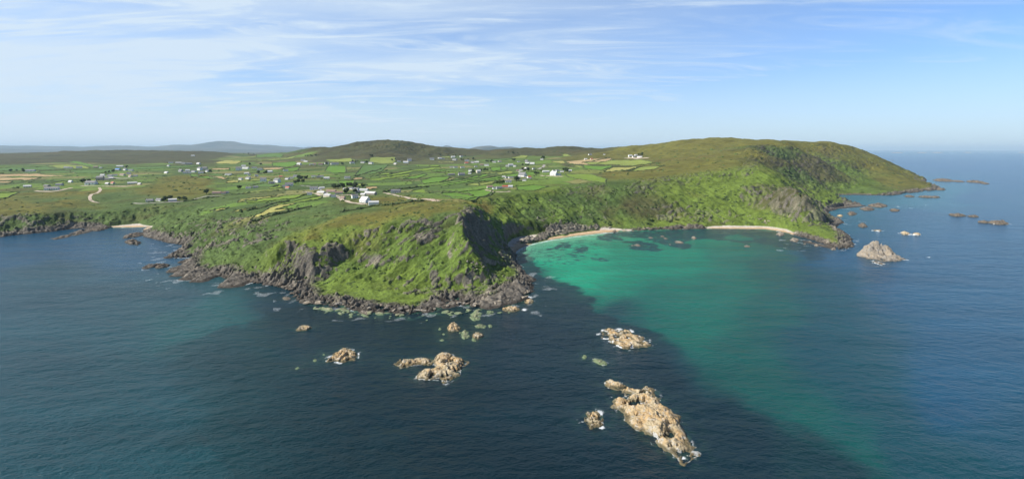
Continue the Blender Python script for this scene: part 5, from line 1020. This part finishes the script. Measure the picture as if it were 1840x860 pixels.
for mt, n, line, jit, (s0, s1), lab in BL:
    for k in range(n):
        tt_ = rr.random() * (len(line) - 1); i0 = int(tt_); f_ = tt_ - i0; a, b = line[i0], line[i0 + 1]
        px = a[0] + (b[0] - a[0]) * f_ + rr.gauss(0, jit); py = a[1] + (b[1] - a[1]) * f_ + rr.gauss(0, jit * 0.5)
        if 'sunken' in lab: X, Y = w_sea(px, py + 1); zg = -0.1
        else: g = unproject(px, py); X, Y, zg = g[0], g[1], max(0.0, ground(g[0], g[1]))
        s_ = s0 + (s1 - s0) * rr.random() ** 1.8; o = link('boulder', rr.choice(BM[mt])); o.location = (X, Y, zg + 0.1 * s_)
        o.scale = (s_ * rr.uniform(0.8, 1.5), s_ * rr.uniform(0.7, 1.2), s_ * rr.uniform(0.5, 1.0) * (0.6 if 'sunken' in lab else 1)); o.rotation_euler = (rr.uniform(-.2, .2), rr.uniform(-.2, .2), rr.uniform(0, 6.28))
        tag(o, lab, 'boulder', lab.replace('boulder', 'boulders', 1).replace('pale stone', 'pale stones'))
# tracks and lanes
def track(pxs, wid, mat, name='path'):
    w = [unproject(*p) for p in pxs]; pts = []
    for i in range(len(w) - 1):
        a, b = Vector(w[i][:2]), Vector(w[i + 1][:2]); k = max(1, int((b - a).length / 3))
        for j in range(k): pts.append(a + (b - a) * j / k)
    pts.append(Vector(w[-1][:2])); P_ = np.array([(p.x, p.y) for p in pts])
    for _ in range(3): P_[1:-1] = (P_[:-2] + 2 * P_[1:-1] + P_[2:]) / 4
    T = np.gradient(P_, axis=0); T /= np.linalg.norm(T, axis=1)[:, None] + 1e-9; N = np.stack([-T[:, 1], T[:, 0]], 1)
    V_ = []
    for o_ in (-1, -0.4, 0.4, 1):
        q_ = P_ + N * wid / 2 * o_; V_.append(np.concatenate([q_, (sample(z, q_[:, 0], q_[:, 1]) + 0.25)[:, None]], 1))
    V_ = np.stack(V_, 1); m = len(P_); i = np.arange(m * 4).reshape(m, 4)
    tag(link(name, mesh_np(name, V_.reshape(-1, 3), np.stack([i[:-1, :-1].ravel(), i[:-1, 1:].ravel(), i[1:, 1:].ravel(), i[1:, :-1].ravel()], 1)), mat), kind='structure')
M_TR = plain('gravel_track', (0.42, 0.35, 0.27), 0.95, 0.2, 0.3); M_LANE = plain('lane_surface', (0.30, 0.28, 0.25), 0.9, 0.2, 0.2); M_SPOIL = plain('bare_earth', (0.45, 0.34, 0.26), 0.95, 0.25, 0.3)
track([(178,337),(181,341),(178,345),(165,349),(161,354),(162,359),(168,363),(178,364.5)], 5, M_TR)
track([(690,346),(709,350.5),(722.6,353.5),(736,357),(753,358.5),(772,359)], 5.5, M_TR)
track([(756,358),(770,357.5),(786,361.5)], 13, M_SPOIL)
track([(607,353),(614,359),(626,363),(645,366),(658,368)], 6, M_TR)
track([(540,333),(560,336),(575,340),(590,350),(607,353)], 4.5, M_LANE)
track([(545,345),(575,351),(600,352),(625,350),(650,354)], 7, M_TR)
track([(64,343),(91,344.5),(110,342),(128,337.5)], 8, M_TR)
track([(145,334),(175,334.5),(200,334),(240,334)], 7, M_TR)
track([(972,315),(985,316.5),(998,317),(1012,317)], 8, M_TR)
track([(932,308),(940,313),(948,319),(955,321)], 6, M_LANE)
track([(968,304),(976,300),(978,296)], 9, M_LANE)
track([(905,322),(925,323),(945,322.5)], 5, M_TR)
track([(873,341),(885,344.5),(900,345.5),(917,344)], 5, M_TR)
track([(1125,283.5),(1145,284.5),(1165,284)], 22, M_TR)
track([(240,365),(262,365.5),(290,364),(330,362),(375,352),(405,351.5)], 4, M_LANE)
track([(180,316),(205,319.5),(235,320)], 10, M_LANE)
# ---------------------------------------------------------------- air
hb_ = bpy.data.meshes.new('haze'); bm = bmesh.new(); bmesh.ops.create_cube(bm, size=1.0); bm.to_mesh(hb_); bm.free()
hm = bpy.data.materials.new('haze_air'); hm.use_nodes = True; hn = hm.node_tree.nodes; hn.remove(hn['Principled BSDF'])
pv = hn.new('ShaderNodeVolumePrincipled'); pv.inputs['Color'].default_value = (0.62, 0.83, 1.0, 1); pv.inputs['Density'].default_value = 2.8e-5; pv.inputs['Anisotropy'].default_value = 0.0
hm.node_tree.links.new(pv.outputs[0], hn['Material Output'].inputs['Volume'])
haze = link('haze', hb_, hm); haze.scale = (1300000, 208000, 456.0); haze.location = (0, 94000, 208.0); tag(haze, kind='stuff')
